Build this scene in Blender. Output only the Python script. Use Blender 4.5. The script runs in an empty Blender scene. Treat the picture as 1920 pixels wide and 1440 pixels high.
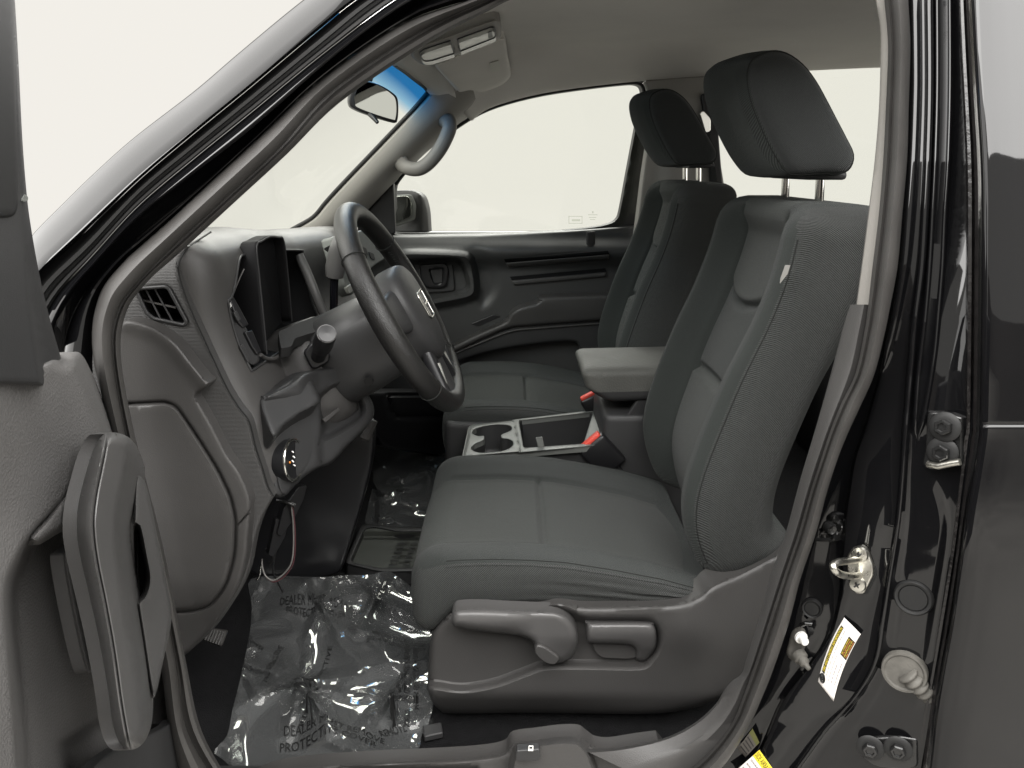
import bpy, bmesh, math, random
import numpy as np
from mathutils import Vector, Matrix
from mathutils.geometry import delaunay_2d_cdt
from mathutils.bvhtree import BVHTree

random.seed(7)
rng = np.random.default_rng(7)
sc = bpy.context.scene
C = sc.collection

# ------------------------------------------------------------------ camera
CAM = Vector((0.0, -0.78, 0.97)); PITCH = math.radians(16); F = 1430.0
cd = bpy.data.cameras.new('camera'); cam = bpy.data.objects.new('camera', cd); C.objects.link(cam)
cam.location = CAM; cam.rotation_euler = (math.pi/2 - PITCH, 0, 0)
cd.sensor_width = 36; cd.lens = 36*F/1920; cd.clip_start = 0.02; cd.clip_end = 200
sc.camera = cam

# ------------------------------------------------------------------ studio light
world = bpy.data.worlds.new('World'); sc.world = world; world.use_nodes = True
bg = world.node_tree.nodes['Background']
bg.inputs[0].default_value = (1.0, 0.968, 0.905, 1); bg.inputs[1].default_value = 0.82
def area(name, loc, rot, sx, sy, power, col=(1, .985, .965)):
    l = bpy.data.lights.new(name, 'AREA'); l.shape = 'RECTANGLE'; l.size = sx; l.size_y = sy
    l.energy = power; l.color = col
    o = bpy.data.objects.new(name, l); C.objects.link(o); o.location = loc; o.rotation_euler = rot
    return o
area('near_softbox', (0.2, -2.15, 3.2), (0, 0, 0), 8.0, 3.1, 740)
area('rear_fill', (4.4, -1.7, 2.3), (0, math.radians(62), 0), 3.0, 3.0, 60)  # added fill to brighten the open door trim and dash, no known source
area('far_softbox', (0.7, 4.3, 3.3), (math.radians(-24), 0, 0), 4.6, 3.6, 430)
area('front_softbox', (-4.0, 0.6, 3.2), (0, math.radians(-56), 0), 6.2, 6.0, 270)
vs = sc.view_settings
vs.view_transform = 'Standard'; vs.look = 'None'; vs.exposure = 0.12; vs.gamma = 1.0; vs.use_curve_mapping = False
sc.cycles.max_bounces = 10; sc.cycles.transparent_max_bounces = 24; sc.cycles.sample_clamp_indirect = 6
sc.cycles.caustics_reflective = False; sc.cycles.caustics_refractive = False

# ------------------------------------------------------------------ photograph pixel -> place
CP, SP = math.cos(PITCH), math.sin(PITCH)
def rays(u, v):
    u = np.asarray(u, float); v = np.asarray(v, float)
    a = (u - 960)/F; b = -(v - 720)/F
    return np.stack([a, CP + b*SP, -SP + b*CP], -1)
def hit(u, v, p, n):
    r = rays(u, v); n = np.asarray(n, float)
    num = np.sum((np.asarray(p, float) - np.array(CAM))*n, -1)
    t = num/np.sum(r*n, -1)
    return np.array(CAM) + r*t[..., None]
def W(u, v, Y):
    """point of the place seen at (u, v) that lies on the lengthways plane y = Y"""
    return hit(u, v, np.stack([np.zeros_like(np.asarray(Y, float)+0*np.asarray(u, float)), np.asarray(Y, float)+0*np.asarray(u, float), np.zeros_like(np.asarray(Y, float)+0*np.asarray(u, float))], -1), (0, 1, 0))
def w(u, v, Y): return Vector(W(np.array([u]), np.array([v]), np.array([Y]))[0])
class PL:
    """a flat construction plane; h is height above it along its normal"""
    def __init__(s, p, n): s.p = np.array(p, float); s.n = np.array(n, float)/np.linalg.norm(n)
    def __call__(s, u, v, h=0.0):
        u = np.asarray(u, float) + np.zeros_like(np.asarray(h, float)); h = np.asarray(h, float) + np.zeros_like(u)
        return hit(u, v, s.p + h[..., None]*s.n, s.n)
def YP(Y): return PL((0, Y, 0), (0, -1, 0))

# ------------------------------------------------------------------ curves
def crom(pts, k=6, closed=False):
    P = np.array(pts, float); n = len(P); out = []
    m = n if closed else n - 1
    for i in range(m):
        if closed: p0, p1, p2, p3 = P[(i-1) % n], P[i], P[(i+1) % n], P[(i+2) % n]
        else: p0, p1, p2, p3 = P[max(i-1, 0)], P[i], P[i+1], P[min(i+2, n-1)]
        for j in range(k):
            t = j/k
            out.append(.5*((2*p1) + (p2-p0)*t + (2*p0-5*p1+4*p2-p3)*t*t + (3*p1-p0-3*p2+p3)*t**3))
    if not closed: out.append(P[-1])
    return np.array(out)
def resamp(P, n, closed=False):
    P = np.array(P, float)
    if closed: P = np.vstack([P, P[:1]])
    d = np.r_[0, np.cumsum(np.linalg.norm(np.diff(P, axis=0), axis=1))]
    t = np.linspace(0, d[-1], n + (1 if closed else 0))
    Q = np.stack([np.interp(t, d, P[:, i]) for i in range(P.shape[1])], 1)
    return Q[:-1] if closed else Q
def roundpoly(pts, r, k=4):
    """polygon with its corners rounded by r (a number, or one per corner)"""
    P = np.array(pts, float); n = len(P); out = []
    for i in range(n):
        a, b, c = P[i-1], P[i], P[(i+1) % n]
        rr = r[i] if hasattr(r, '__len__') else r
        da, dc = a-b, c-b; la, lc = np.linalg.norm(da), np.linalg.norm(dc)
        q = min(rr, la*.48, lc*.48)
        p, s = b + da/la*q, b + dc/lc*q
        for j in range(k+1):
            t = j/k; out.append((1-t)**2*p + 2*t*(1-t)*b + t*t*s)
    return np.array(out)
def ss(a, b, x):
    t = np.clip((np.asarray(x, float)-a)/(b-a), 0, 1); return t*t*(3-2*t)
def rings(poly, offs, closed=True):
    """copies of an outline moved sideways (positive = inward for a closed one), so that a step in a sheet gets clean edge loops"""
    P = np.array(poly, float); n = max(12, int(np.sum(np.linalg.norm(np.diff(P, axis=0), axis=1))/9)); P = resamp(P, n, closed)
    d = np.roll(P, -1, 0)-np.roll(P, 1, 0) if closed else np.gradient(P, axis=0)
    d /= np.maximum(np.linalg.norm(d, axis=1)[:, None], 1e-9); nn = np.stack([-d[:, 1], d[:, 0]], 1)
    if closed and np.mean(sdf(P[:, 0]+nn[:, 0]*.7, P[:, 1]+nn[:, 1]*.7, P)) < 0: nn = -nn
    out = []
    for o in offs:
        q = P + nn*o
        if o: 
            ok = (pdist(q[:, 0], q[:, 1], P, closed) > abs(o)*.93)
        else: ok = np.ones(len(q), bool)
        run = []
        for a, b in zip(q, ok):
            if b: run.append(a)
            else:
                if len(run) > 1: out.append(np.array(run))
                run = []
        if closed and ok.all(): run.append(q[0])
        if len(run) > 1: out.append(np.array(run))
    return out
def inside(px, py, poly):
    poly = np.asarray(poly, float); x1, y1 = poly[:, 0], poly[:, 1]; x2, y2 = np.roll(x1, -1), np.roll(y1, -1)
    px = np.asarray(px, float)[..., None]; py = np.asarray(py, float)[..., None]
    c = ((y1 > py) != (y2 > py)) & (px < (x2-x1)*(py-y1)/np.where(y2 == y1, 1e-9, y2-y1) + x1)
    return (np.sum(c, -1) % 2) == 1
def pdist(px, py, poly, closed=True):
    poly = np.asarray(poly, float); a = poly if closed else poly[:-1]
    b = np.roll(poly, -1, 0) if closed else poly[1:]
    p = np.stack([np.asarray(px, float), np.asarray(py, float)], -1)[..., None, :]
    d = b-a; t = np.clip(np.sum((p-a)*d, -1)/np.maximum(np.sum(d*d, -1), 1e-12), 0, 1)
    return np.min(np.linalg.norm(p-(a+t[..., None]*d), axis=-1), -1)
def sdf(px, py, poly):
    d = pdist(px, py, poly); return np.where(inside(px, py, poly), d, -d)      # positive inside

# ------------------------------------------------------------------ materials
MATS = {}
def mat(name, col, rough=.5, spec=.5, bump=0., bscale=600., metal=0., coat=0., var=.0, vscale=8., kind='noise', sheen=0., dust=0.):
    if name in MATS: return MATS[name]
    m = bpy.data.materials.new(name); m.use_nodes = True; nt = m.node_tree; N = nt.nodes; L = nt.links
    b = N['Principled BSDF']
    b.inputs['Base Color'].default_value = (*col, 1); b.inputs['Roughness'].default_value = rough
    b.inputs['Specular IOR Level'].default_value = spec; b.inputs['Metallic'].default_value = metal
    b.inputs['Coat Weight'].default_value = coat; b.inputs['Coat Roughness'].default_value = .03
    if sheen: b.inputs['Sheen Weight'].default_value = sheen; b.inputs['Sheen Roughness'].default_value = .5
    tc = N.new('ShaderNodeTexCoord')
    if var:
        nz = N.new('ShaderNodeTexNoise'); nz.inputs['Scale'].default_value = vscale; nz.inputs['Detail'].default_value = 5
        L.new(tc.outputs['Object'], nz.inputs['Vector'])
        mr = N.new('ShaderNodeMapRange'); mr.inputs[1].default_value = .3; mr.inputs[2].default_value = .7
        mr.inputs[3].default_value = 1-var; mr.inputs[4].default_value = 1+var
        L.new(nz.outputs[0], mr.inputs[0])
        mx = N.new('ShaderNodeMix'); mx.data_type = 'RGBA'; mx.blend_type = 'MULTIPLY'; mx.inputs[0].default_value = 1
        mx.inputs[6].default_value = (*col, 1); L.new(mr.outputs[0], mx.inputs[7]); L.new(mx.outputs[2], b.inputs['Base Color'])
        r2 = N.new('ShaderNodeMapRange'); r2.inputs[1].default_value = .3; r2.inputs[2].default_value = .7
        r2.inputs[3].default_value = max(rough-.06, .02); r2.inputs[4].default_value = min(rough+.08, 1)
        L.new(nz.outputs[0], r2.inputs[0]); L.new(r2.outputs[0], b.inputs['Roughness'])
    if dust:
        sp = N.new('ShaderNodeTexNoise'); sp.inputs['Scale'].default_value = 160; sp.inputs['Detail'].default_value = 2
        L.new(tc.outputs['Object'], sp.inputs['Vector'])
        cr = N.new('ShaderNodeMapRange'); cr.inputs[1].default_value = .72; cr.inputs[2].default_value = .80
        cr.inputs[3].default_value = rough; cr.inputs[4].default_value = min(rough+dust, 1)
        L.new(sp.outputs[0], cr.inputs[0]); L.new(cr.outputs[0], b.inputs['Roughness'])
    if bump:
        bp = N.new('ShaderNodeBump'); bp.inputs['Strength'].default_value = bump; bp.inputs['Distance'].default_value = .001
        if kind == 'noise':
            t = N.new('ShaderNodeTexNoise'); t.inputs['Scale'].default_value = bscale; t.inputs['Detail'].default_value = 2
            L.new(tc.outputs['Object'], t.inputs['Vector']); h = t.outputs[0]
        elif kind == 'leather':
            t = N.new('ShaderNodeTexVoronoi'); t.inputs['Scale'].default_value = bscale
            L.new(tc.outputs['Object'], t.inputs['Vector']); h = t.outputs['Distance']
        elif kind in ('weave', 'rib', 'knit'):
            a1 = N.new('ShaderNodeTexWave'); a1.inputs['Scale'].default_value = bscale; a1.bands_direction = 'DIAGONAL' if kind != 'rib' else 'Z'
            a1.inputs['Distortion'].default_value = .6 if kind != 'rib' else 1.2; a1.inputs['Detail Scale'].default_value = 3
            L.new(tc.outputs['Object'], a1.inputs['Vector']); h = a1.outputs['Fac']
            if kind == 'knit':
                mp = N.new('ShaderNodeMapping'); mp.inputs['Rotation'].default_value = (0, math.pi/2, 0); L.new(tc.outputs['Object'], mp.inputs['Vector'])
                L.new(mp.outputs[0], a1.inputs['Vector'])
            a2 = N.new('ShaderNodeTexNoise'); a2.inputs['Scale'].default_value = bscale*2.2
            L.new(tc.outputs['Object'], a2.inputs['Vector'])
            mm = N.new('ShaderNodeMath'); mm.operation = 'ADD'; L.new(h, mm.inputs[0]); L.new(a2.outputs[0], mm.inputs[1]); h = mm.outputs[0]
            if kind != 'rib':
                mr3 = N.new('ShaderNodeMapRange'); mr3.inputs[1].default_value = .3; mr3.inputs[2].default_value = 1.6
                mr3.inputs[3].default_value = .62; mr3.inputs[4].default_value = 1.42; L.new(h, mr3.inputs[0])
                m3 = N.new('ShaderNodeMix'); m3.data_type = 'RGBA'; m3.blend_type = 'MULTIPLY'; m3.inputs[0].default_value = 1
                if b.inputs['Base Color'].is_linked: L.new(b.inputs['Base Color'].links[0].from_socket, m3.inputs[6])
                else: m3.inputs[6].default_value = (*col, 1)
                L.new(mr3.outputs[0], m3.inputs[7]); L.new(m3.outputs[2], b.inputs['Base Color'])
        L.new(h, bp.inputs['Height']); L.new(bp.outputs[0], b.inputs['Normal'])
    MATS[name] = m
    return m
def glassy(name, tint, gloss=.03, rough=.0, top=None):
    """thin clear sheet: tinted see-through plus mirror reflection; top = (axis point, direction, length, colour) for a shade band"""
    m = bpy.data.materials.new(name); m.use_nodes = True; nt = m.node_tree; N = nt.nodes; L = nt.links
    N.remove(N['Principled BSDF']); out = N['Material Output']
    tr = N.new('ShaderNodeBsdfTransparent'); tr.inputs[0].default_value = (*tint, 1)
    gl = N.new('ShaderNodeBsdfGlossy'); gl.inputs['Roughness'].default_value = rough; gl.inputs[0].default_value = (1, 1, 1, 1)
    lw = N.new('ShaderNodeLayerWeight'); lw.inputs[0].default_value = .5
    pw = N.new('ShaderNodeMath'); pw.operation = 'POWER'; pw.inputs[1].default_value = 4.0; L.new(lw.outputs['Facing'], pw.inputs[0])
    fr = N.new('ShaderNodeMath'); fr.operation = 'MULTIPLY_ADD'; fr.inputs[1].default_value = .22; fr.inputs[2].default_value = gloss; L.new(pw.outputs[0], fr.inputs[0])
    mx = N.new('ShaderNodeMixShader'); L.new(fr.outputs[0], mx.inputs[0]); L.new(tr.outputs[0], mx.inputs[1]); L.new(gl.outputs[0], mx.inputs[2])
    L.new(mx.outputs[0], out.inputs[0])
    if top:
        tc = N.new('ShaderNodeTexCoord'); vm = N.new('ShaderNodeVectorMath'); vm.operation = 'DOT_PRODUCT'
        L.new(tc.outputs['Object'], vm.inputs[0]); vm.inputs[1].default_value = top[0]
        mr = N.new('ShaderNodeMapRange'); mr.inputs[1].default_value = top[1]; mr.inputs[2].default_value = top[2]
        L.new(vm.outputs['Value'], mr.inputs[0])
        cr = N.new('ShaderNodeValToRGB'); e = cr.color_ramp.elements
        e[0].position = 0; e[0].color = (*tint, 1); e[1].position = 1; e[1].color = (*top[3], 1)
        x = e.new(.45); x.color = (.30, .58, .82, 1)
        L.new(mr.outputs[0], cr.inputs[0]); L.new(cr.outputs[0], tr.inputs[0])
    MATS[name] = m
    return m

M = {}
M['paint'] = mat('black_paint', (.004, .004, .0045), .045, .5, dust=.2)
M['rubber'] = mat('seal_rubber', (.040, .038, .036), .5, .45, bump=.12, bscale=900, var=.12, vscale=20)
M['rubber_dark'] = mat('dark_rubber', (.012, .012, .012), .55, .4)
M['plastic'] = mat('grey_grained_plastic', (.050, .0482, .0468), .46, .42, bump=.35, bscale=900, var=.06, vscale=6)
M['plastic_end'] = mat('ribbed_grey_plastic', (.052, .051, .050), .5, .4, bump=.5, bscale=150, kind='rib')
M['plastic_dark'] = mat('charcoal_plastic', (.028, .028, .0285), .45, .4, bump=.25, bscale=900, var=.08)
M['door_charcoal'] = mat('charcoal_door_plastic', (.043, .0435, .043), .42, .45, bump=.25, bscale=900, var=.06)
M['plastic_black'] = mat('black_plastic', (.010, .010, .011), .35, .45, bump=.15, bscale=900)
M['plastic_smooth'] = mat('smooth_grey_plastic', (.074, .072, .071), .36, .5, var=.05, vscale=15)
M['door_soft'] = mat('grey_door_vinyl', (.110, .107, .105), .44, .45, bump=.5, bscale=420, kind='leather', var=.06)
M['door_plastic'] = mat('grey_door_plastic', (.068, .0665, .0655), .38, .5, bump=.15, bscale=900, var=.06, vscale=10)
M['silver'] = mat('satin_silver_trim', (.36, .36, .33), .35, .5, metal=.35)
M['console_grey'] = mat('light_grey_console_plastic', (.125, .13, .122), .42, .45, bump=.2, bscale=900, var=.05)
M['headliner'] = mat('grey_headliner_cloth', (.70, .685, .65), .95, .1, bump=.6, bscale=900, var=.04, vscale=5)
M['trim_light'] = mat('light_grey_pillar_plastic', (.28, .27, .25), .55, .4, bump=.25, bscale=900, var=.03)
M['trim_b'] = mat('grey_beige_pillar_plastic', (.17, .162, .148), .5, .4, bump=.25, bscale=900)
M['visor'] = mat('visor_vinyl', (.62, .60, .56), .7, .3, bump=.4, bscale=500, var=.05)
M['fabric'] = mat('grey_seat_fabric', (.0285, .0325, .0302), .95, .12, bump=.9, bscale=330, kind='weave', sheen=.1, var=.08, vscale=5)
M['fabric_side'] = mat('woven_seat_side_fabric', (.039, .0415, .0395), .9, .15, bump=1.6, bscale=165, kind='weave', sheen=.1, var=.06, vscale=5)
M['fabric_center'] = mat('textured_seat_insert_fabric', (.036, .0395, .0362), .95, .12, bump=1.1, bscale=210, kind='knit', sheen=.1, var=.10, vscale=7)
M['fabric_dark'] = mat('dark_headrest_fabric', (.027, .029, .0285), .9, .15, bump=.7, bscale=230, kind='knit', sheen=.15)
M['stitch'] = mat('seam_thread', (.022, .023, .022), .9, .1)
M['leather'] = mat('black_wheel_leather', (.011, .0108, .0105), .33, .5, bump=.5, bscale=700, kind='leather', var=.08, vscale=14)
M['chrome'] = mat('chrome', (.75, .74, .70), .08, .5, metal=1)
M['zinc'] = mat('zinc_plated_steel', (.60, .585, .53), .28, .5, metal=1, bump=.2, bscale=300, var=.15, vscale=60)
M['carpet'] = mat('black_carpet', (.0065, .0065, .007), 1, .03, bump=1.5, bscale=500, sheen=.04, var=.25, vscale=60)
M['red'] = mat('red_buckle_button', (.72, .075, .05), .4, .5)
M['white'] = mat('white_print', (.8, .79, .76), .5, .4)
M['void'] = mat('matt_black', (.004, .004, .0045), .7, .2)
M['ink'] = mat('black_print', (.012, .012, .012), .5, .3)
M['yellow'] = mat('yellow_print', (.78, .62, .05), .5, .3)
M['orange'] = mat('orange_print', (.75, .28, .05), .5, .3)
M['gunk'] = mat('dusty_grey_rubber', (.10, .095, .085), .6, .3, bump=.5, bscale=200, var=.3, vscale=40)
M['mirror'] = mat('mirror_glass', (.62, .64, .60), .02, .5, metal=1)
M['wire'] = mat('pink_wire', (.11, .04, .045), .4, .4)
M['wire_white'] = mat('white_wire', (.20, .19, .18), .4, .4)
M['gauge'] = mat('gauge_face_black', (.006, .006, .008), .12, .5)
M['lens'] = mat('lamp_lens', (.55, .56, .53), .12, .6, bump=.6, bscale=60)
M['glass'] = glassy('window_glass', (.93, .95, .90))

# ------------------------------------------------------------------ object helpers
def link(name, me, m, parent=None, smooth=True, label=None):
    o = bpy.data.objects.new(name, me); C.objects.link(o)
    for x in (m if isinstance(m, (list, tuple)) else [m]): me.materials.append(x)
    if smooth and len(me.polygons): me.shade_smooth()
    if parent is not None:
        o.parent = parent
        if parent.type == 'EMPTY': o.matrix_parent_inverse = Matrix.Translation(-parent.location)
    if label: o['label'] = label
    return o
def thing(name, label, cat, loc, group=None):
    e = bpy.data.objects.new(name, None); C.objects.link(e); e.location = loc; e.empty_display_size = .05
    e['label'] = label; e['category'] = cat
    if group: e['group'] = group
    return e
def tag(o, label, cat=None, group=None, kind=None):
    o['label'] = label
    if cat: o['category'] = cat
    if group: o['group'] = group
    if kind: o['kind'] = kind
    return o
def mk(name, V, Fc, m, parent=None, smooth=True, fm=None, label=None):
    me = bpy.data.meshes.new(name); me.from_pydata([tuple(map(float, v)) for v in V], [], [tuple(map(int, f)) for f in Fc]); me.validate(); me.update()
    o = link(name, me, m, parent, smooth, label)
    if fm is not None: me.polygons.foreach_set('material_index', np.asarray(fm, np.int32))
    return o
def autosmooth(o, deg=35):
    bm = bmesh.new(); bm.from_mesh(o.data); a = math.radians(deg)
    for e in bm.edges:
        if len(e.link_faces) == 2 and e.calc_face_angle(0) > a: e.smooth = False
    bm.to_mesh(o.data); bm.free(); return o
def recalc(o):
    bm = bmesh.new(); bm.from_mesh(o.data); bmesh.ops.recalc_face_normals(bm, faces=bm.faces); bm.to_mesh(o.data); bm.free(); return o
def bevel(o, wd, seg=3, deg=35):
    md = o.modifiers.new('bevel', 'BEVEL'); md.width = wd; md.segments = seg; md.limit_method = 'ANGLE'; md.angle_limit = math.radians(deg)
    md.harden_normals = False
    return o
def solid(o, th, off=0):
    md = o.modifiers.new('thickness', 'SOLIDIFY'); md.thickness = th; md.offset = off; return o
def loft(name, curves, m, parent=None, closed=False, caps=False, smooth=True, skip=None, fm=None, deg=None, label=None):
    n = len(curves[0]); V = [p for c in curves for p in c]; Fc = []; FM = []
    for i in range(len(curves)-1):
        for j in range(n if closed else n-1):
            if skip and skip(i, j): continue
            Fc.append((i*n+j, i*n+(j+1) % n, (i+1)*n+(j+1) % n, (i+1)*n+j))
            if fm: FM.append(fm(i, j))
    if caps and closed:
        Fc.append(tuple(range(n-1, -1, -1))); Fc.append(tuple((len(curves)-1)*n+j for j in range(n)))
        if fm: FM += [FM[0], FM[-1]]
    o = mk(name, V, Fc, m, parent, smooth, FM if fm else None, label)
    recalc(o)
    if deg: autosmooth(o, deg)
    return o
def tube(name, pts, r, m, parent=None, n=12, closed=False, caps=True, flat=1.0, up=None, label=None):
    P = [Vector(p) for p in pts]; k = len(P); rr = [float(q) for q in r] if hasattr(r, '__len__') else [float(r)]*k
    T = []
    for i in range(k):
        a = P[(i-1) % k] if (closed or i > 0) else P[i]; b = P[(i+1) % k] if (closed or i < k-1) else P[i]
        T.append((b-a).normalized())
    nrm = Vector(up) if up else (Vector((0, 0, 1)) if abs(T[0].z) < .9 else Vector((1, 0, 0)))
    nrm = (nrm - T[0]*nrm.dot(T[0])).normalized(); cs = []
    for i in range(k):
        nrm = (nrm - T[i]*nrm.dot(T[i])).normalized(); bi = T[i].cross(nrm)
        cs.append([P[i] + rr[i]*(nrm*math.cos(2*math.pi*j/n) + bi*flat*math.sin(2*math.pi*j/n)) for j in range(n)])
    if closed: cs.append(cs[0])
    o = loft(name, cs, m, parent, closed=True, caps=caps and not closed, label=label)
    if closed:
        bm = bmesh.new(); bm.from_mesh(o.data); bmesh.ops.remove_doubles(bm, verts=bm.verts, dist=1e-6); bm.to_mesh(o.data); bm.free()
    if caps: autosmooth(o, 50)
    return o
def cyl(name, a, b, r, m, parent=None, n=20, r2=None, bev=0, label=None):
    a, b = Vector(a), Vector(b); d = b-a; L = d.length
    bv = min(bev, L*.45)
    ts = [0, bv/L, 1-bv/L, 1] if bev else [0, 1]
    r2 = r if r2 is None else r2
    rs = [r-bv, r, r2, r2-bv] if bev else [r, r2]
    return tube(name, [a+d*t for t in ts], rs, m, parent, n=n, label=label)
def lathe(name, prof, base, axis, m, parent=None, n=32, label=None):
    """prof: (radius, distance along axis)"""
    ax = Vector(axis).normalized(); u = ax.orthogonal().normalized(); v = ax.cross(u); base = Vector(base)
    cs = [[base + ax*z + r*(u*math.cos(2*math.pi*j/n) + v*math.sin(2*math.pi*j/n)) for j in range(n)] for r, z in prof]
    o = loft(name, cs, m, parent, closed=True, caps=True, label=label); autosmooth(o, 40); return o
def relief(name, pl, outline, m, parent=None, h=None, step=14, er=0, eh=None, back=.02, holes=(), lines=(), fm=None, smooth=True, label=None, extra=None, deg=None):
    """solid sheet cut to an outline on a construction plane, its face raised by h(u, v); er rounds the rim over er pixels by eh metres"""
    O = np.array(outline, float); H = [np.array(x, float) for x in holes]
    def dens(P, s):
        L = np.sum(np.linalg.norm(np.roll(P, -1, 0)-P, axis=1)); n = max(len(P), int(L/s))
        return P if n == len(P) else P
    pts = [tuple(p) for p in O]; edges = [(i, (i+1) % len(O)) for i in range(len(O))]
    loops = [list(range(len(O)))]; LN = []
    for Hh in H:
        b = len(pts); pts += [tuple(p) for p in Hh]; edges += [(b+i, b+(i+1) % len(Hh)) for i in range(len(Hh))]
        loops.append(list(range(b, b+len(Hh))))
    for ln in lines:
        ln = np.array(ln, float); ok = sdf(ln[:, 0], ln[:, 1], O) > 1.0
        for Hh in H: ok &= sdf(ln[:, 0], ln[:, 1], Hh) < -1.0
        LN.append(ln)
        prev = None
        for p_, k_ in zip(ln, ok):
            if k_:
                pts.append(tuple(p_))
                if prev is not None: edges.append((prev, len(pts)-1))
                prev = len(pts)-1
            else: prev = None
    for ln in ():
        b = len(pts); pts += [tuple(p) for p in ln]; edges += [(b+i, b+i+1) for i in range(len(ln)-1)]
    lo, hi = O.min(0), O.max(0)
    gx, gy = np.meshgrid(np.arange(lo[0]+step*.5, hi[0], step), np.arange(lo[1]+step*.5, hi[1], step))
    gx = gx + (np.arange(gx.shape[0]) % 2)[:, None]*step*.5
    gx, gy = gx.ravel(), gy.ravel()
    s = sdf(gx, gy, O)
    for Hh in H: s = np.minimum(s, -sdf(gx, gy, Hh))
    k = s > max(step*.35, er*1.05 if er else 0)
    for ln in LN:
        if len(ln) > 1: k &= pdist(gx, gy, ln, False) > min(3.0, step*.5)
    pts += list(zip(gx[k], gy[k]))
    if er:
        for lp_, sg in [(O, 1)] + [(x, -1) for x in H]:
            q = resamp(lp_, max(len(lp_), int(np.sum(np.linalg.norm(np.roll(lp_, -1, 0)-lp_, axis=1))/max(er*.9, step*.5))), True)
            d = np.roll(q, -1, 0)-np.roll(q, 1, 0); d /= np.maximum(np.linalg.norm(d, axis=1)[:, None], 1e-9)
            nn = np.stack([-d[:, 1], d[:, 0]], 1)
            if sdf(q[:1, 0]+nn[:1, 0]*.5, q[:1, 1]+nn[:1, 1]*.5, lp_)[0]*sg < 0: nn = -nn
            for f in (.12, .35, .65, 1.0):
                p = q + nn*er*f; sd = sdf(p[:, 0], p[:, 1], O)
                for Hh in H: sd = np.minimum(sd, -sdf(p[:, 0], p[:, 1], Hh))
                pts += [tuple(x) for x in p[sd > er*f*.9]]
    if extra is not None: pts += [tuple(x) for x in extra]
    vo, eo, fo, _, _, _ = delaunay_2d_cdt([Vector(p) for p in pts], edges, [], 0, 1e-4)
    P = np.array([(p.x, p.y) for p in vo]); T = np.array(fo)
    c = P[T].mean(1); keep = inside(c[:, 0], c[:, 1], O)
    for Hh in H: keep &= ~inside(c[:, 0], c[:, 1], Hh)
    T = T[keep]
    hh = np.zeros(len(P)) if h is None else np.asarray(h(P[:, 0], P[:, 1]), float)*np.ones(len(P))
    if er:
        d = pdist(P[:, 0], P[:, 1], O)
        for Hh in H: d = np.minimum(d, pdist(P[:, 0], P[:, 1], Hh))
        x = np.clip(1-d/er, 0, 1); hh = hh - (er/1300. if eh is None else eh)*(1-np.sqrt(np.maximum(1-x*x, 0)))
    V = pl(P[:, 0], P[:, 1], hh)
    if back:
        # border of the kept faces, walled back along the plane normal
        cnt = {}
        for t in T:
            for a, b in ((t[0], t[1]), (t[1], t[2]), (t[2], t[0])):
                cnt[(a, b)] = cnt.get((a, b), 0)+1
        be = [(a, b) for (a, b) in cnt if (b, a) not in cnt]
        bv = sorted({x for e in be for x in e}); ix = {x: i for i, x in enumerate(bv)}
        B = pl(P[bv][:, 0], P[bv][:, 1], hh[bv]) - pl.n*back
        Fc = [tuple(t) for t in T] + [(b, a, len(V)+ix[a], len(V)+ix[b]) for a, b in be]
        nt_ = len(T); V = np.vstack([V, B])
    else: Fc = [tuple(t) for t in T]; nt_ = len(T)
    FM = None
    if fm is not None:
        c = P[T].mean(1); FM = list(fm(c[:, 0], c[:, 1])) + [0]*(len(Fc)-nt_)
    used = sorted({i for f in Fc for i in f}); mp = {x: i for i, x in enumerate(used)}
    o = mk(name, V[used], [tuple(mp[i] for i in f) for f in Fc], m, parent, smooth, FM, label)
    if smooth: autosmooth(o, deg or 42)
    return o
def slab(name, pl, outline, h0, h1, m, parent=None, bev=.002, label=None, seg=2):
    """plate with a flat face, extruded from height h0 to h1 above a construction plane"""
    O = np.array(outline, float); n = len(O)
    V = np.vstack([pl(O[:, 0], O[:, 1], h0), pl(O[:, 0], O[:, 1], h0) + pl.n*(h1-h0)])
    Fc = [tuple(range(n-1, -1, -1)), tuple(range(n, 2*n))] + [(i, (i+1) % n, n+(i+1) % n, n+i) for i in range(n)]
    o = mk(name, V, Fc, m, parent, False, label=label); recalc(o)
    if bev: bevel(o, bev, seg); o.data.shade_smooth(); 
    autosmooth(o, 40)
    return o
def rbox(half, r, n=(12, 12, 12), k=4):
    """points and quads of a rounded box with grid lines gathered in its rounded edges"""
    V = {}; vs = []; Fc = []
    def ax(h, m_): return np.r_[-h + r*(1-np.cos(np.linspace(0, math.pi/2, k+1)))*1.0, np.linspace(-h+r, h-r, m_+1)[1:-1], h - r*(1-np.cos(np.linspace(math.pi/2, 0, k+1)))]
    A = [ax(half[i], n[i]) for i in range(3)]
    def vid(p):
        key = tuple(round(x, 7) for x in p)
        if key not in V:
            q = np.clip(p, -np.array(half)+r, np.array(half)-r); d = np.array(p)-q; L = np.linalg.norm(d)
            V[key] = len(vs); vs.append(q + (d/L*r if L > 1e-9 else 0))
        return V[key]
    for a in range(3):
        b, c = (a+1) % 3, (a+2) % 3
        for sgn in (-1, 1):
            for i in range(len(A[b])-1):
                for j in range(len(A[c])-1):
                    q = []
                    for ii, jj in ((i, j), (i+1, j), (i+1, j+1), (i, j+1)):
                        p = [0, 0, 0]; p[a] = sgn*half[a]; p[b] = A[b][ii]; p[c] = A[c][jj]; q.append(vid(p))
                    Fc.append(q if sgn > 0 else q[::-1])
    return np.array(vs), Fc
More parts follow.
